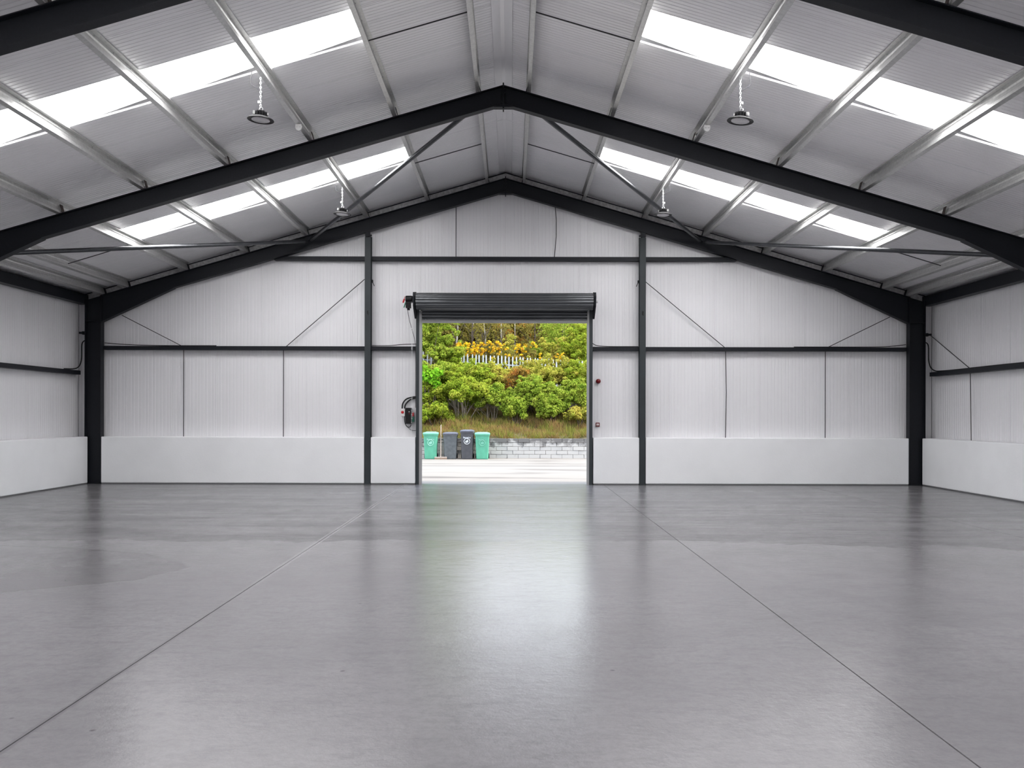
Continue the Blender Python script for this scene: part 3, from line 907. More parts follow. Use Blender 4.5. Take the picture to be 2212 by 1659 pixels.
cable([(-2.44, 21.54, 1.42), (-2.36, 21.54, 1.35), (-2.27, 21.54, 1.33), (-2.207, 21.54, 1.33)], 0.006, 'thin grey cable running from the loop to the jamb', 'rod')
cable([(-3.32, 21.47, 3.45), (-2.9, 21.47, 3.45), (-2.55, 21.47, 3.48), (-2.207, 21.47, 3.49)], 0.010, 'black cable lying on the short rail left of the door')
cable([(2.17, 21.47, 3.52), (2.3, 21.47, 3.46), (2.6, 21.47, 3.44), (3.32, 21.47, 3.44)], 0.010, 'black cable lying on the short rail right of the door')
cable([(-9.98, 21.45, 3.50), (-9.4, 21.46, 3.46), (-8.6, 21.47, 3.44), (-7.2, 21.47, 3.44)], 0.010, 'black cable lying on the long rail by the left corner')
cable([(9.98, 21.45, 3.50), (9.5, 21.46, 3.45), (8.8, 21.47, 3.44), (7.2, 21.47, 3.44)], 0.010, 'black cable lying on the long rail by the right corner')
cable([(10.425, 21.35, 3.55), (10.47, 21.30, 3.45), (10.46, 21.25, 3.05), (10.50, 21.1, 2.85), (10.60, 20.7, 2.815), (10.62, 18.5, 2.82), (10.62, 15.6, 2.815)], 0.014, 'black cable dropping from the right corner column onto the side rail')
cable([(-10.425, 21.35, 3.55), (-10.47, 21.30, 3.45), (-10.46, 21.25, 3.05), (-10.50, 21.1, 2.85), (-10.60, 20.7, 2.815)], 0.014, 'black cable dropping from the left corner column onto the side rail')

# fire alarm devices right of the door
al = empty('alarm_sounder', (0, 0, 0), 'round red alarm sounder on the gable right of the door', 'alarm')
xs_, zs_ = GX(1293), 2.575
MB().lathe([(0.060, 0), (0.060, -0.03)], 20, (xs_, YG, zs_), 'Y').build('base', 'darkred', al)
MB().lathe([(0.058, -0.03), (0.060, -0.06), (0.048, -0.085), (0.022, -0.10), (0.0, -0.103)], 20, (xs_, YG, zs_), 'Y').build('dome', 'darkred', al)
cp = empty('call_point', (0, 0, 0), 'small square red fire call point with white face below the alarm', 'call point')
xs_, zs_ = GX(1292), 1.49
MB().box(xs_ - .05, xs_ + .05, YG - .05, YG, zs_ - .05, zs_ + .05).build('case', 'darkred', cp, bevel=0.008)
MB().box(xs_ - .03, xs_ + .03, YG - .054, YG - .05, zs_ - .022, zs_ + .028).build('white_face', 'white', cp)
MB().box(xs_ - .004, xs_ + .004, YG - .057, YG - .054, zs_ - .022, zs_ + .028).build('mark', 'red', cp)

# ------------------------------------------------------------------ high bay lamps
def make_lamp():
    e = empty('high_bay_lamp', (0, 0, 0))
    MB().lathe([(0.0, 0.045), (0.075, 0.045), (0.10, 0.040), (0.165, 0.012), (0.185, 0.0), (0.19, -0.010), (0.185, -0.014), (0.150, -0.004), (0.10, 0.010), (0.0, 0.012)], 36).build('reflector', 'black', e)
    MB().lathe([(0.0, 0.004), (0.128, 0.004), (0.130, -0.012), (0.118, -0.018), (0.0, -0.020)], 30).build('lens', 'lens', e)
    dh = MB().lathe([(0.062, 0.045), (0.064, 0.115), (0.055, 0.125), (0.0, 0.125)], 20).build('driver_housing', 'black', e)
    b = MB()
    for k in range(14):
        a = 2 * PI * k / 14
        c, s = math.cos(a), math.sin(a)
        p0 = Vector((c * 0.063, s * 0.063, 0.046)); p1 = Vector((c * 0.092, s * 0.092, 0.046)); tn = Vector((-s, c, 0)) * 0.003
        b.loft([[p0 + tn, p1 + tn, p1 - tn, p0 - tn], [p + Vector((0, 0, 0.062)) for p in (p0 + tn, p1 + tn, p1 - tn, p0 - tn)]])
    b.build('heat_fins', 'black', dh)
    MB().box(-0.115, -0.06, -0.02, 0.02, 0.06, 0.11).box(0.07, 0.105, -0.015, 0.015, 0.07, 0.10).build('gland_box', 'galv', dh)
    b = MB()
    ring = [(0.022 * math.cos(t), 0, 0.150 + 0.024 * math.sin(t)) for t in [2 * PI * k / 12 for k in range(13)]]
    b.tube(ring, 0.006, 6, caps=False)
    b.tube([(0, 0, 0.12), (0, 0, 0.132)], 0.008, 8)
    b.build('eye_hook', 'chain', e)
    return e
def chain_mesh(top):
    b = MB(); z = 0.172; i = 0
    while z < top - 0.02:
        a, h = 0.012, 0.021
        pts = []
        for k in range(9):
            t = 2 * PI * k / 8
            u, w_ = a * math.cos(t), h * math.sin(t)
            pts.append((u, 0, z + h + w_) if i % 2 == 0 else (0, u, z + h + w_))
        b.tube(pts, 0.0042, 5, caps=False)
        z += 0.033; i += 1
    return b
lamp0 = make_lamp()
LAMPS = [(-3.48, 12.45, 5.99, 'left slope in the near bay'), (3.455, 12.45, 5.99, 'right slope in the near bay'),
         (-3.48, 18.47, 6.03, 'left slope in the far bay'), (3.40, 18.47, 6.03, 'right slope in the far bay')]
zbp = rtop(3.40)
for i, (x, y, z, lab) in enumerate(LAMPS):
    L = lamp0 if i == 0 else copy_tree(lamp0)
    L.location = (x, y, z)
    L.rotation_euler = ((0.03, 0.05, 0.3), (0.04, -0.12, 2.6), (0.02, 0.06, 0.5), (0.03, -0.03, 2.8))[i]
    tag(L, 'black round high bay lamp hung from the %s' % lab, 'lamp', 'high bay lamps')
for i, (x, y, z, lab) in enumerate(LAMPS):
    top = zbp + 0.0 - z + SL * (3.4 - abs(x)) + 0.01
    o = chain_mesh(top).build('chain', 'chain')
    o.location = (x, y, z)
    tag(o, 'short zinc chain of the lamp on the %s' % lab, 'chain', 'lamp chains')
    sd = -1 if x < 0 else 1
    P = [(x - sd * 0.01, y, z + 0.12), (x + sd * .03, y, z + 0.24), (x - sd * 0.02, y + .01, z + 0.38), (x + sd * 0.07, y, z + 0.46), (x + sd * 0.14, y, z + 0.52), (x + sd * 0.13, y, z + 0.72 + SL * -0.1)]
    pts = [Vector(p) for p in P]; out = []
    for a in range(len(pts) - 1):
        p0 = pts[max(a - 1, 0)]; p1 = pts[a]; p2 = pts[a + 1]; p3 = pts[min(a + 2, len(pts) - 1)]
        for k in range(5):
            t = k / 5
            out.append(0.5 * ((2 * p1) + (-p0 + p2) * t + (2 * p0 - 5 * p1 + 4 * p2 - p3) * t * t + (-p0 + 3 * p1 - 3 * p2 + p3) * t ** 3))
    out.append(pts[-1])
    cbl = MB().tube(out, 0.005, 6).build('lamp_cable', 'rod')
    MB().lathe([(0.012, -0.018), (0.014, 0.0), (0.012, 0.018)], 10, (x + sd * .03, y, z + 0.25), 'Z').build('connector', 'white', cbl)
    tag(cbl, 'thin power cable of the lamp on the %s' % lab, 'cable', 'lamp cables')

# small white tags on the purlins
for sd, nm in ((-1, 'left'), (1, 'right')):
    e = empty('purlin_tag', (0, 0, 0), 'white half-round tag clipped under the third purlin, %s slope' % nm, 'tag', 'tags under the purlins')
    x, y = sd * 3.425, 14.45
    z = rtop(3.425) - 0.01
    poly = [(-0.055, 0.03), (0.055, 0.03)] + [(0.055 * math.cos(t), -0.065 * math.sin(t) + 0.01) for t in [PI * k / 8 for k in range(9)]]
    b = MB().loft([[(x + px_, y - 0.018, z - 0.05 + pz) for px_, pz in poly], [(x + px_, y + 0.018, z - 0.05 + pz) for px_, pz in poly]])
    b.box(x - 0.05, x + 0.05, y - 0.02, y + 0.02, z - 0.022, z + 0.004)
    b.build('plate', 'white', e)
    for dx in (-0.024, 0.024):
        MB().box(x + dx - 0.017, x + dx + 0.017, y - 0.0205, y - 0.018, z - 0.052, z - 0.036).build('dark_mark', 'galv_dull', e)

# ================================================================== outside
yard = MB().box(-40, 40, 21.62, 35.6, -0.3, -0.012).build('ground', 'yard')
tag(yard, 'pale concrete yard outside the door', kind='structure')

# retaining wall of blocks
YB = 34.75
rw = MB().box(-9, 9, YB + 0.03, YB + 0.20, -0.1, 0.70).build('retaining_wall', 'soil')
tag(rw, 'low weathered block retaining wall behind the bins', 'wall', kind='thing')
bl, bh = 0.44, 0.16
blockmesh = []
for q in range(6):
    b = MB().box(0.006, bl - 0.006, 0, 0.19, 0.006, bh - 0.006)
    b.v = [(x + R.uniform(-.004, .004), y, z + R.uniform(-.004, .004)) for x, y, z in b.v]
    o = b.build('block', 'block', rw); blockmesh.append(o)
cnt = 0
for r in range(5):
    off = -8.8 + (0.22 if r % 2 else 0)
    for c in range(40):
        x = off + c * bl
        if x < -6.3 or x > 6.2: continue
        src = blockmesh[R.randrange(6)]
        o = src if cnt < 6 and False else src.copy()
        if o is not src: COL.objects.link(o)
        o.parent = rw
        o.location = (x, YB - 0.17 + R.uniform(-0.012, 0.012), r * bh - 0.012)
        cnt += 1
for o in blockmesh: bpy.data.objects.remove(o, do_unlink=True)

# bank
def bank_z(x, y):
    t = y - 34.9
    z = 0.76 + 0.40 * t
    if y > 41.3: z = 0.76 + 0.40 * 6.4 + 0.05 * (y - 41.3)
    return z + 0.10 * math.sin(x * 1.3 + y) + 0.07 * math.sin(x * 2.9 - y * 1.7) - 0.04 * x * min(1, max(0, (y - 36) / 5)) * 0.9
b = MB(); nx, ny = 60, 40
vs, fs = [], []
for j in range(ny + 1):
    for i in range(nx + 1):
        x = -30 + 60 * i / nx; y = 34.85 + 30 * (j / ny) ** 1.3
        vs.append((x, y, bank_z(x, y) if j else 0.70))
for j in range(ny):
    for i in range(nx):
        a = j * (nx + 1) + i
        fs.append((a, a + 1, a + nx + 2, a + nx + 1))
b.add(vs, fs, True)
bank = b.build('terrain', 'soil')
tag(bank, 'overgrown bank rising behind the block wall', kind='structure')

# wheelie bins
def text_mesh(txt, size, name, m, parent, loc, arc=0.0):
    cu = bpy.data.curves.new(name, 'FONT'); cu.body = txt; cu.size = size; cu.align_x = 'CENTER'; cu.align_y = 'CENTER'; cu.extrude = 0.0015
    cu.offset = 0.0025
    o = bpy.data.objects.new(name, cu); COL.objects.link(o)
    dg = bpy.context.evaluated_depsgraph_get()
    me = bpy.data.meshes.new_from_object(o.evaluated_get(dg)); bpy.data.objects.remove(o, do_unlink=True)
    me.materials.clear(); me.materials.append(M[m])
    q = bpy.data.objects.new(name, me); COL.objects.link(q); q.parent = parent
    q.location = loc; q.rotation_euler = (PI / 2, 0, 0)
    return q
def make_bin(x, y, w, h, body_m, lid_m, lab, logo=None, rot=0.0):
    e = empty('wheelie_bin', (x, y, 0), lab, 'bin', 'wheelie bins along the block wall')
    e.rotation_euler = (0, 0, rot)
    d = w * 1.18
    hb = h - 0.10
    def ring(wx, dy, z, yc=0.0):
        r = 0.05; pts = []
        for cx, cy_, a0 in ((wx / 2 - r, dy / 2 - r, 0), (-wx / 2 + r, dy / 2 - r, PI / 2), (-wx / 2 + r, -dy / 2 + r, PI), (wx / 2 - r, -dy / 2 + r, 1.5 * PI)):
            for k in range(4):
                a = a0 + PI / 2 * k / 3
                pts.append((cx + r * math.cos(a), yc + cy_ + r * math.sin(a), z))
        return pts
    wb, wt = w * 0.76, w * 0.90
    MB().loft([ring(wb, d * 0.70, 0.0, -0.02), ring(wb + .01, d * 0.71, 0.03, -0.02), ring(wt, d * 0.90, hb - 0.06), ring(wt + .03, d * 0.93, hb - 0.055), ring(wt + .03, d * 0.93, hb)], True, False).build('body', body_m, e)
    body = e.children[-1]; body = [c for c in e.children if c.name.startswith('body')][0]
    MB().loft([ring(w * .97, d * 0.97, hb), ring(w, d, hb + 0.004), ring(w, d, hb + 0.05), ring(w * .96, d * .96, hb + 0.066), ring(w * 0.90, d * 0.88, hb + 0.075), ring(w * 0.60, d * 0.6, hb + 0.10)], True, False).build('lid', lid_m, e)
    MB().tube([(-w * .32, d / 2 - .01, hb - .01), (-w * .32, d / 2 + .05, hb + .01), (w * .32, d / 2 + .05, hb + .01), (w * .32, d / 2 - .01, hb - .01)], 0.014, 8).build('handle', body_m, e)
    for s in (-1, 1):
        MB().lathe([(0.0, -.02), (0.09, -.02), (0.10, -.012), (0.10, .012), (0.09, .02), (0.0, .02)], 18, (s * (wb / 2 + 0.028), d * 0.36, 0.10), 'X').build('wheel', 'black', e)
    if logo:
        zc = hb * 0.80
        # front face leans: y on the front at a given height
        def fy(z): return -((d * 0.71 / 2 + 0.02) * (1 - z / hb) + d * 0.90 / 2 * (z / hb)) - 0.006
        lz = hb * 0.66
        tw = text_mesh('Barnsley', 0.085, 'lettering', logo, body, (0, fy(zc) + .0, zc))
        b = MB(); pts = [(0.112 * math.cos(t), fy(lz + 0.112 * math.sin(t)), lz + 0.112 * math.sin(t)) for t in [2 * PI * k / 28 for k in range(29)]]
        b.tube(pts, 0.011, 6, caps=False)
        b.build('logo_ring', logo, body)
        b = MB()
        for poly in ([(-.06, -.045), (-.01, -.06), (-.005, .035), (-.055, .02)], [(.0, -.06), (.055, -.03), (.05, .05), (.012, .075), (.0, .035)]):
            b.loft([[(px_, fy(lz + pz) - .002, lz + pz) for px_, pz in poly], [(px_, fy(lz + pz) + .004, lz + pz) for px_, pz in poly]])
        b.build('logo_emblem', logo, body)
    return e
make_bin(-3.02, 34.08, 0.60, 1.06, 'bin_green', 'bin_green_lid', 'green wheelie bin with pale round logo, by the left jamb', 'print_pale', 0.04)
make_bin(-2.245, 34.10, 0.60, 1.05, 'bin_grey', 'bin_dark_lid', 'weathered grey wheelie bin without a logo', None, 0.02)
make_bin(-1.575, 34.05, 0.55, 1.15, 'bin_dark', 'bin_dark_lid', 'tall charcoal wheelie bin with white round logo', 'print_white', -0.02)
make_bin(-0.985, 34.06, 0.61, 1.05, 'bin_green', 'bin_green_lid', 'green wheelie bin with faded logo, next to the charcoal bin', 'print_faint', 0.03)
# broom
br = empty('broom', (-2.60, 33.70, 0), 'wooden broom standing between the green and grey bins', 'broom')
MB().tube([(0, 0.0, 0.075), (-0.005, 0.16, 1.34)], 0.015, 8).build('handle', 'wood', br)
MB().box(-0.24, 0.24, -0.035, 0.035, 0.045, 0.085).build('head', 'wood', br, bevel=0.005)
MB().loft([[(-0.235, -0.03, 0.045), (0.235, -0.03, 0.045), (0.235, 0.03, 0.045), (-0.235, 0.03, 0.045)], [(-0.245, -0.04, -0.012), (0.245, -0.04, -0.012), (0.245, 0.04, -0.012), (-0.245, 0.04, -0.012)]]).build('bristles', 'bristle', br)

# palisade fence
pf = empty('palisade_fence', (0, 0, 0), 'pale galvanised palisade fence half hidden behind the bushes', 'fence')
YF = 41.0
ftop = lambda x: 4.68 - 0.062 * (x + 2.3)
base = MB()
poly = [(-0.033, 0), (0.033, 0), (0.033, 2.02), (0.012, 2.10), (0.0, 2.06), (-0.012, 2.10), (-0.033, 2.02)]
base.loft([[(x, 0.0 if abs(x) > .02 else -.012, z) for x, z in poly], [(x, 0.006, z) for x, z in poly]])
p0 = base.build('pale', 'pale', pf)
x = -6.3; first = True
while x < 6.4:
    o = p0 if first else p0.copy()
    if not first: COL.objects.link(o); o.parent = pf
    o.location = (x, YF + R.uniform(-.01, .01), ftop(x) - 2.10 + R.uniform(-.015, .015))
    o.rotation_euler = (0, R.uniform(-.015, .015), 0)
    first = False
    x += 0.176
for dz in (0.45, 1.75):
    MB().loft([[(-6.4, YF + .02, ftop(-6.4) - dz), (-6.4, YF + .06, ftop(-6.4) - dz), (-6.4, YF + .06, ftop(-6.4) - dz + .05), (-6.4, YF + .02, ftop(-6.4) - dz + .05)],
               [(6.5, YF + .02, ftop(6.5) - dz), (6.5, YF + .06, ftop(6.5) - dz), (6.5, YF + .06, ftop(6.5) - dz + .05), (6.5, YF + .02, ftop(6.5) - dz + .05)]]).build('rail', 'pale', pf)

# ---- vegetation
NR = np.random.default_rng(11)
def leaf_cloud(centers, radii, per, size, flat=0.5):
    """leaf quads (bent diamonds) gathered in clumps; centers (n,3), radii (n,)"""
    n = len(centers)
    c = np.repeat(np.asarray(centers), per, axis=0); r = np.repeat(np.asarray(radii), per)
    d = NR.normal(size=(n * per, 3)); d /= np.linalg.norm(d, axis=1)[:, None]
    rad = r * NR.uniform(0.35, 1.0, n * per) ** 0.6
    pos = c + d * rad[:, None] * np.array([1, 1, 0.75])
    nrm = d + NR.normal(scale=0.6, size=d.shape) + np.array([0, -0.3, 0.6])
    nrm /= np.linalg.norm(nrm, axis=1)[:, None]
    a = NR.normal(size=d.shape); a -= nrm * (a * nrm).sum(1)[:, None]; a /= np.linalg.norm(a, axis=1)[:, None]
    b_ = np.cross(nrm, a)
    s = size * NR.uniform(0.6, 1.35, n * per)
    v = np.empty((n * per, 4, 3))
    v[:, 0] = pos - a * s[:, None]; v[:, 2] = pos + a * s[:, None]
    v[:, 1] = pos + b_ * (s * flat)[:, None] + nrm * (s * 0.15)[:, None]; v[:, 3] = pos - b_ * (s * flat)[:, None] + nrm * (s * 0.15)[:, None]
    return v.reshape(-1, 3)
def quads_obj(name, v, m, parent=None):
    nq = len(v) // 4
    me = bpy.data.meshes.new(name)
    me.vertices.add(len(v)); me.vertices.foreach_set('co', v.astype(np.float32).ravel())
    me.loops.add(nq * 4); me.loops.foreach_set('vertex_index', np.arange(nq * 4, dtype=np.int32))
    me.polygons.add(nq); me.polygons.foreach_set('loop_start', np.arange(0, nq * 4, 4, dtype=np.int32))
    try: me.polygons.foreach_set('loop_total', np.full(nq, 4, dtype=np.int32))
    except Exception: pass
    me.update(calc_edges=True); me.validate()
    me.materials.append(M[m])
    o = bpy.data.objects.new(name, me); COL.objects.link(o)
    if parent is not None: o.parent = parent
    return o
def bush(x, y, w, h, m, lab, leaf=0.055, clumps=150, per=45, z0=None, depth=None, name='bush', cat='bush', stems=9, crad=(0.11, 0.25), flat=0.5, grp='bushes on the bank', skirt=0.12, sm='bark'):
    zb = bank_z(x, y) if z0 is None else z0
    depth = depth or w * 0.7
    leaf *= 0.80; per = int(per * 1.45)
    e = empty(name, (x, y, zb), lab, cat, grp)
    nb = max(6, clumps // 7)
    th = NR.uniform(0, 2 * PI, nb); cz = NR.uniform(-0.55, 1, nb)
    rr = np.sqrt(np.maximum(0, 1 - cz ** 2)); sc = NR.uniform(0.72, 1.0, nb)
    tip = np.stack([w / 2 * rr * np.cos(th) * sc, depth / 2 * rr * np.sin(th) * sc, h * (skirt + (0.97 - skirt) * (0.5 + 0.5 * cz * sc))], 1)
    core = np.array([0, 0, h * (skirt + (1 - skirt) * 0.42)])
    f = NR.uniform(0.30, 1.08, (nb, 7))
    cc = (core + (tip - core)[:, None, :] * f[:, :, None]).reshape(-1, 3)
    cc += NR.normal(scale=0.09, size=cc.shape); cc[:, 2] -= 0.10 * (f.ravel() ** 2) * rr.repeat(7)
    clumps = len(cc)
    cr = NR.uniform(crad[0], crad[1], clumps) * (1.15 - 0.45 * f.ravel())
    quads_obj('foliage', leaf_cloud(cc, cr, per, leaf, flat), m, e)
    b = MB()
    for k in range(stems):
        t = cc[NR.integers(clumps)]
        bx, by = NR.uniform(-.12, .12) * w, NR.uniform(-.1, .1) * depth
        mid = (bx * .5 + t[0] * .5 + NR.normal(scale=.08), by * .5 + t[1] * .5, t[2] * .55)
        b.tube([(bx, by, -0.15), mid, tuple(t)], 0.022, 5, taper=0.006)
    b.build('stems', sm, e)
    return e
XV = lambda px, y: (px - 1104) * y / FPX + 0.15
def zv(py, y): return 1.72 + (897 - py) * y / FPX
TOP = lambda y: 1.72 + 0.1075 * y + 0.22         # just above the line of sight under the shutter
bush(XV(925, 39.5), 39.5, 2.7, 4.9, 'leaf_b', 'tall green shrub at the left edge of the doorway view', clumps=380, per=50)
bush(XV(866, 40.5), 40.5, 2.6, 5.4, 'leaf_b', 'tall green shrub hidden mostly behind the left jamb', clumps=300, per=45)
bush(XV(972, 39.9), 39.9, 1.9, zv(728, 39.9) - bank_z(-2.6, 39.9), 'leaf_a', 'bright green bush left of the visible fence pales', clumps=260, per=50)
bush(XV(948, 38.3), 38.3, 2.6, zv(775, 38.3) - bank_z(-3.1, 38.3), 'leaf_b', 'mid green bush in front of the tall left shrub', clumps=340, per=50)
bush(XV(931, 37.2), 37.2, 2.0, zv(812, 37.2) - bank_z(-3.3, 37.2), 'leaf_a', 'bright bush low on the bank by the left jamb', clumps=280, per=50)
bush(XV(927, 36.6), 36.6, 0.95, zv(790, 36.6) - bank_z(-3.4, 36.6), 'leaf_d', 'small vivid green large-leaved shrub at the left', leaf=0.10, clumps=49, per=14, crad=(.12, .2), flat=0.6, stems=8, skirt=0.62)
bush(XV(1012, 38.2), 38.2, 2.7, zv(776, 38.2) - bank_z(-1.7, 38.2), 'leaf_a', 'broad bright green bush below the fence, left of centre', clumps=400, per=50)
bush(XV(1068, 38.8), 38.8, 2.3, zv(779, 38.8) - bank_z(-.7, 38.8), 'leaf_c', 'yellow green bush below the fence, near the centre', clumps=300, per=50)
bush(XV(1000, 36.7), 36.7, 2.4, zv(812, 36.7) - bank_z(-1.9, 36.7), 'leaf_a', 'low bright green bush hanging over the brown stems', clumps=300, per=48, stems=22, skirt=0.36, sm='bark_mid')
bush(XV(1056, 37.0), 37.0, 2.0, zv(828, 37.0) - bank_z(-.8, 37.0), 'leaf_b', 'mid green bush low on the bank near the centre', clumps=240, per=48, stems=18, skirt=0.34, sm='bark_mid')
bush(XV(940, 36.2), 36.2, 1.9, zv(868, 36.2) - bank_z(-3.0, 36.2), 'leaf_a', 'small spreading bush above the green and grey bins', clumps=170, per=44)
bush(XV(1112, 38.0), 38.0, 1.3, zv(776, 38.0) - bank_z(.2, 38.0), 'leaf_rust', 'rust brown and orange shrub in the middle of the bank', clumps=110, per=30, leaf=0.05, stems=30, skirt=0.3)
bush(XV(1150, 37.2), 37.2, 2.4, zv(806, 37.2) - bank_z(1.0, 37.2), 'leaf_b', 'mid green bush right of the rust brown shrub', clumps=380, per=50)
bush(XV(1190, 38.9), 38.9, 2.9, zv(764, 38.9) - bank_z(1.9, 38.9), 'leaf_c', 'yellow green bush in front of the fence, right of centre', clumps=420, per=46)
bush(XV(1248, 38.6), 38.6, 2.0, zv(768, 38.6) - bank_z(3.0, 38.6), 'leaf_a', 'bright bush covering the fence by the right jamb', clumps=280, per=44)
bush(XV(1236, 36.8), 36.8, 2.2, zv(812, 36.8) - bank_z(2.7, 36.8), 'leaf_b', 'green bush low on the bank by the right jamb', clumps=340, per=50)
bush(XV(1190, 36.3), 36.3, 1.5, zv(848, 36.3) - bank_z(1.8, 36.3), 'leaf_b', 'small green bush reaching down to the grass on the right', clumps=170, per=46)
bush(XV(1116, 36.4), 36.4, 1.2, zv(852, 36.4) - bank_z(.3, 36.4), 'leaf_b', 'small green bush under the rust brown shrub', clumps=130, per=44)
bush(XV(1252, 36.0), 36.0, 1.3, zv(868, 36.0) - bank_z(3.0, 36.0), 'leaf_c', 'low yellow green bush beside the right jamb', clumps=120, per=40)
bush(XV(1305, 38.0), 38.0, 2.6, 2.9, 'leaf_a', 'green bush hidden mostly behind the right jamb', clumps=240, per=40)
bush(XV(812, 37.6), 37.6, 2.8, 3.4, 'leaf_a', 'green bush far left on the bank', clumps=240, per=40)
bush(XV(1024, 40.2), 40.2, 1.9, zv(777, 40.2) - bank_z(-1.6, 40.2), 'leaf_a', 'thin green bush rising right in front of the fence, left of centre', clumps=190, per=34)
bush(XV(1084, 40.2), 40.2, 1.8, zv(783, 40.2) - bank_z(-.3, 40.2), 'leaf_c', 'thin yellow green bush rising right in front of the fence, at the centre', clumps=170, per=34)
bush(XV(1146, 40.2), 40.2, 1.9, zv(766, 40.2) - bank_z(1.0, 40.2), 'leaf_c', 'thin pale bush hiding the fence right of the rust brown shrub', clumps=190, per=34)
# behind the fence
def gorse(x, y, w, h, lab, dens=1.0):
    zb = bank_z(x, y)
    e = bush(x, y, w, h, 'leaf_olive', lab, leaf=0.045, clumps=120, per=34, name='gorse_bush', cat='gorse', grp='gorse behind the fence')
    n = int(27 * w * dens)
    cc = np.stack([NR.uniform(-w / 2, w / 2, n), NR.uniform(-w * .35, w * .1, n), h * NR.uniform(0.60, 1.02, n)], 1)
    quads_obj('flowers', leaf_cloud(cc, NR.uniform(.04, .12, n), 18, 0.042, 0.7), 'gorse', e)['kind'] = 'stuff'
gorse(XV(1014, 42.3), 42.3, 1.3, zv(742, 42.3) - bank_z(-2, 42.3), 'yellow flowering gorse behind the leftmost visible fence pales')
gorse(XV(1050, 42.6), 42.6, 1.6, zv(740, 42.6) - bank_z(-1.1, 42.6), 'yellow flowering gorse behind the fence, near the centre', 1.3)
gorse(XV(1092, 42.3), 42.3, 1.5, zv(746, 42.3) - bank_z(0, 42.3), 'orange yellow gorse behind the fence, right of centre', 0.8)
gorse(XV(1143, 42.6), 42.6, 0.7, zv(742, 42.6) - bank_z(1, 42.6), 'small bright yellow gorse between green bushes')
gorse(XV(1190, 42.0), 42.0, 1.3, zv(764, 42.0) - bank_z(2.2, 42.0), 'sparse gorse behind the fence on the right', 0.4)
SB = 'shrubs behind the fence'
bush(XV(1256, 42.8), 42.8, 2.3, TOP(42.8) - bank_z(3.7, 42.8), 'leaf_a', 'tall yellow green shrub at the right edge of the doorway view', clumps=330, per=46, grp=SB)
bush(XV(1206, 43.6), 43.6, 2.4, zv(716, 43.6) - bank_z(2.5, 43.6), 'leaf_c', 'rounded yellow green shrub behind the fence on the right', clumps=300, per=46, grp=SB)
bush(XV(1100, 43.4), 43.4, 0.9, zv(716, 43.4) - bank_z(.1, 43.4), 'leaf_c', 'slender pale green shrub rising behind the gorse', clumps=80, per=34, grp=SB)
bush(XV(1158, 44.4), 44.4, 1.9, zv(722, 44.4) - bank_z(1.4, 44.4), 'leaf_b', 'mid green shrub under the olive trees', clumps=170, per=40, grp=SB)
bush(XV(1000, 43.6), 43.6, 1.6, zv(738, 43.6) - bank_z(-2.2, 43.6), 'leaf_b', 'green shrub behind the leftmost gorse', clumps=150, per=40, grp=SB)
# trees at the back
def tree(x, y, h, w, m, lab, pale=False, clumps=150, per=40, low=0.35, lean=0.0):
    zb = bank_z(x, y)
    e = empty('tree', (x, y, zb), lab, 'tree', 'trees at the top of the bank')
    b = MB()
    r0 = 0.055 if pale else 0.07
    b.tube([(0, 0, -0.2), (lean * .3, 0, h * .35), (lean * .5, .1, h * .65), (lean, 0, h * .95)], r0, 7, taper=0.02)
    b.build('trunk', 'bark_pale' if pale else 'bark', e)
    b = MB()
    cz = NR.uniform(low, 0.97, clumps); th = NR.uniform(0, 2 * PI, clumps)
    wr = w / 2 * np.sqrt(np.clip(1.15 - ((cz - .6) / .55) ** 2, .15, 1)) * NR.uniform(.3, 1, clumps)
    cc = np.stack([wr * np.cos(th) + lean * cz, wr * np.sin(th) * .8, cz * h], 1)
    for k in range(34):
        t = cc[NR.integers(clumps)]; s = max(0.12, t[2] / h - .25)
        b.tube([(lean * s, 0, h * s), tuple((t + np.array([lean * s, 0, h * s])) / 2 + np.array([0, 0, -.1])), tuple(t)], 0.018, 4, taper=0.006)
    b.build('branches', 'bark', e)
    quads_obj('crown', leaf_cloud(cc, NR.uniform(.16, .36, clumps), per, 0.052), m, e)
tree(XV(930, 46), 46, 7.6, 3.2, 'leaf_b', 'dense green tree behind the left shrubs', clumps=230, per=48)
tree(XV(983, 46.5), 46.5, 6.4, 1.8, 'leaf_b', 'thin tree with a pale trunk left of centre', True, 60, 30, lean=0.35, low=.5)
tree(XV(1020, 49), 49, TOP(49) - 1.6, 2.6, 'leaf_olive', 'olive tree behind the left gorse', False, 100, 30, low=.1)
tree(XV(1052, 46.5), 46.5, TOP(46.5) - 3.5, 1.4, 'leaf_olive', 'thin leaning tree with a pale trunk behind the middle gorse', True, 40, 26, lean=-0.2, low=.3)
tree(XV(1082, 47), 47, TOP(47) - 3.5, 1.4, 'leaf_olive', 'thin upright tree with a pale trunk at the centre', True, 40, 26, low=.3)
tree(XV(1112, 49.5), 49.5, TOP(49.5) - 3.6, 2.4, 'leaf_rust', 'brown tree with orange tips right of centre', True, 100, 30, low=.1)
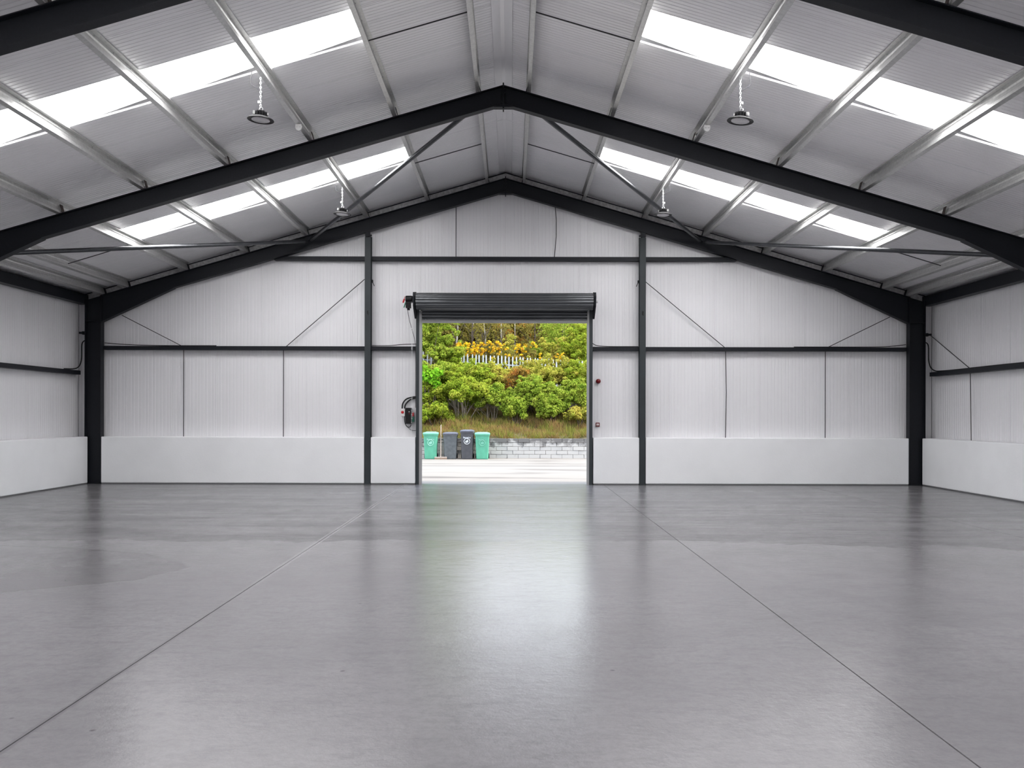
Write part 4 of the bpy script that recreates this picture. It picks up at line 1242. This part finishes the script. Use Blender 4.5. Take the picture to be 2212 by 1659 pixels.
tree(XV(1155, 49), 49, TOP(49) - 3.6, 2.6, 'leaf_olive', 'olive tree behind the mid green shrub', False, 120, 34, low=.1)
tree(XV(1215, 47.5), 47.5, TOP(47.5) - 3.5, 2.6, 'leaf_b', 'green tree behind the rounded shrub on the right', False, 190, 44, low=.1)
tree(XV(1290, 48), 48, TOP(48) - 3.5, 3.0, 'leaf_a', 'green tree far right at the top of the bank', False, 170, 40, low=.1)
tree(XV(860, 47), 47, 5.8, 3.0, 'leaf_b', 'green tree far left at the top of the bank', False, 160, 40)
# undergrowth closing the view between trunks, further back
n = 2600
cx = NR.uniform(-11, 11, n); cyv = NR.uniform(50, 53, n)
top = TOP(51.5) - 3.75 + 0.12 * np.sin(cx * 1.7)
gz = np.array([bank_z(a, b_) for a, b_ in zip(cx, cyv)])
cc = np.stack([cx, cyv, gz + NR.uniform(0, 1, n) ** 0.8 * top], 1)
o = quads_obj('undergrowth', leaf_cloud(cc, NR.uniform(.25, .55, n), 34, 0.13), 'leaf_olive')
tag(o, 'olive brown undergrowth behind the tree trunks', 'undergrowth', kind='stuff')
# rough grass on the lower bank
n = 42000
gx = NR.uniform(-9, 9, n); gy = 34.92 + NR.uniform(0, 1, n) ** 1.1 * 2.9
gz = np.array([bank_z(a, b_) for a, b_ in zip(gx, gy)])
hh = NR.uniform(0.06, 0.30, n) * (0.7 + 0.6 * np.sin(gx * 2.3 + gy * 3) ** 2)
ax = NR.uniform(0, 2 * PI, n); wd = 0.011
base_ = np.stack([gx, gy, gz - 0.02], 1)
dv = np.stack([np.cos(ax) * wd, np.sin(ax) * wd, np.zeros(n)], 1)
ln = np.stack([NR.normal(scale=.35, size=n) * hh, NR.normal(scale=.35, size=n) * hh - .02, hh], 1)
v = np.empty((n, 4, 3)); v[:, 0] = base_ - dv; v[:, 1] = base_ + dv; v[:, 2] = base_ + ln + dv * .3; v[:, 3] = base_ + ln - dv * .3
o = quads_obj('grass', v.reshape(-1, 3), 'grass')
tag(o, 'rough green and tan grass above the block wall', 'grass', kind='stuff')
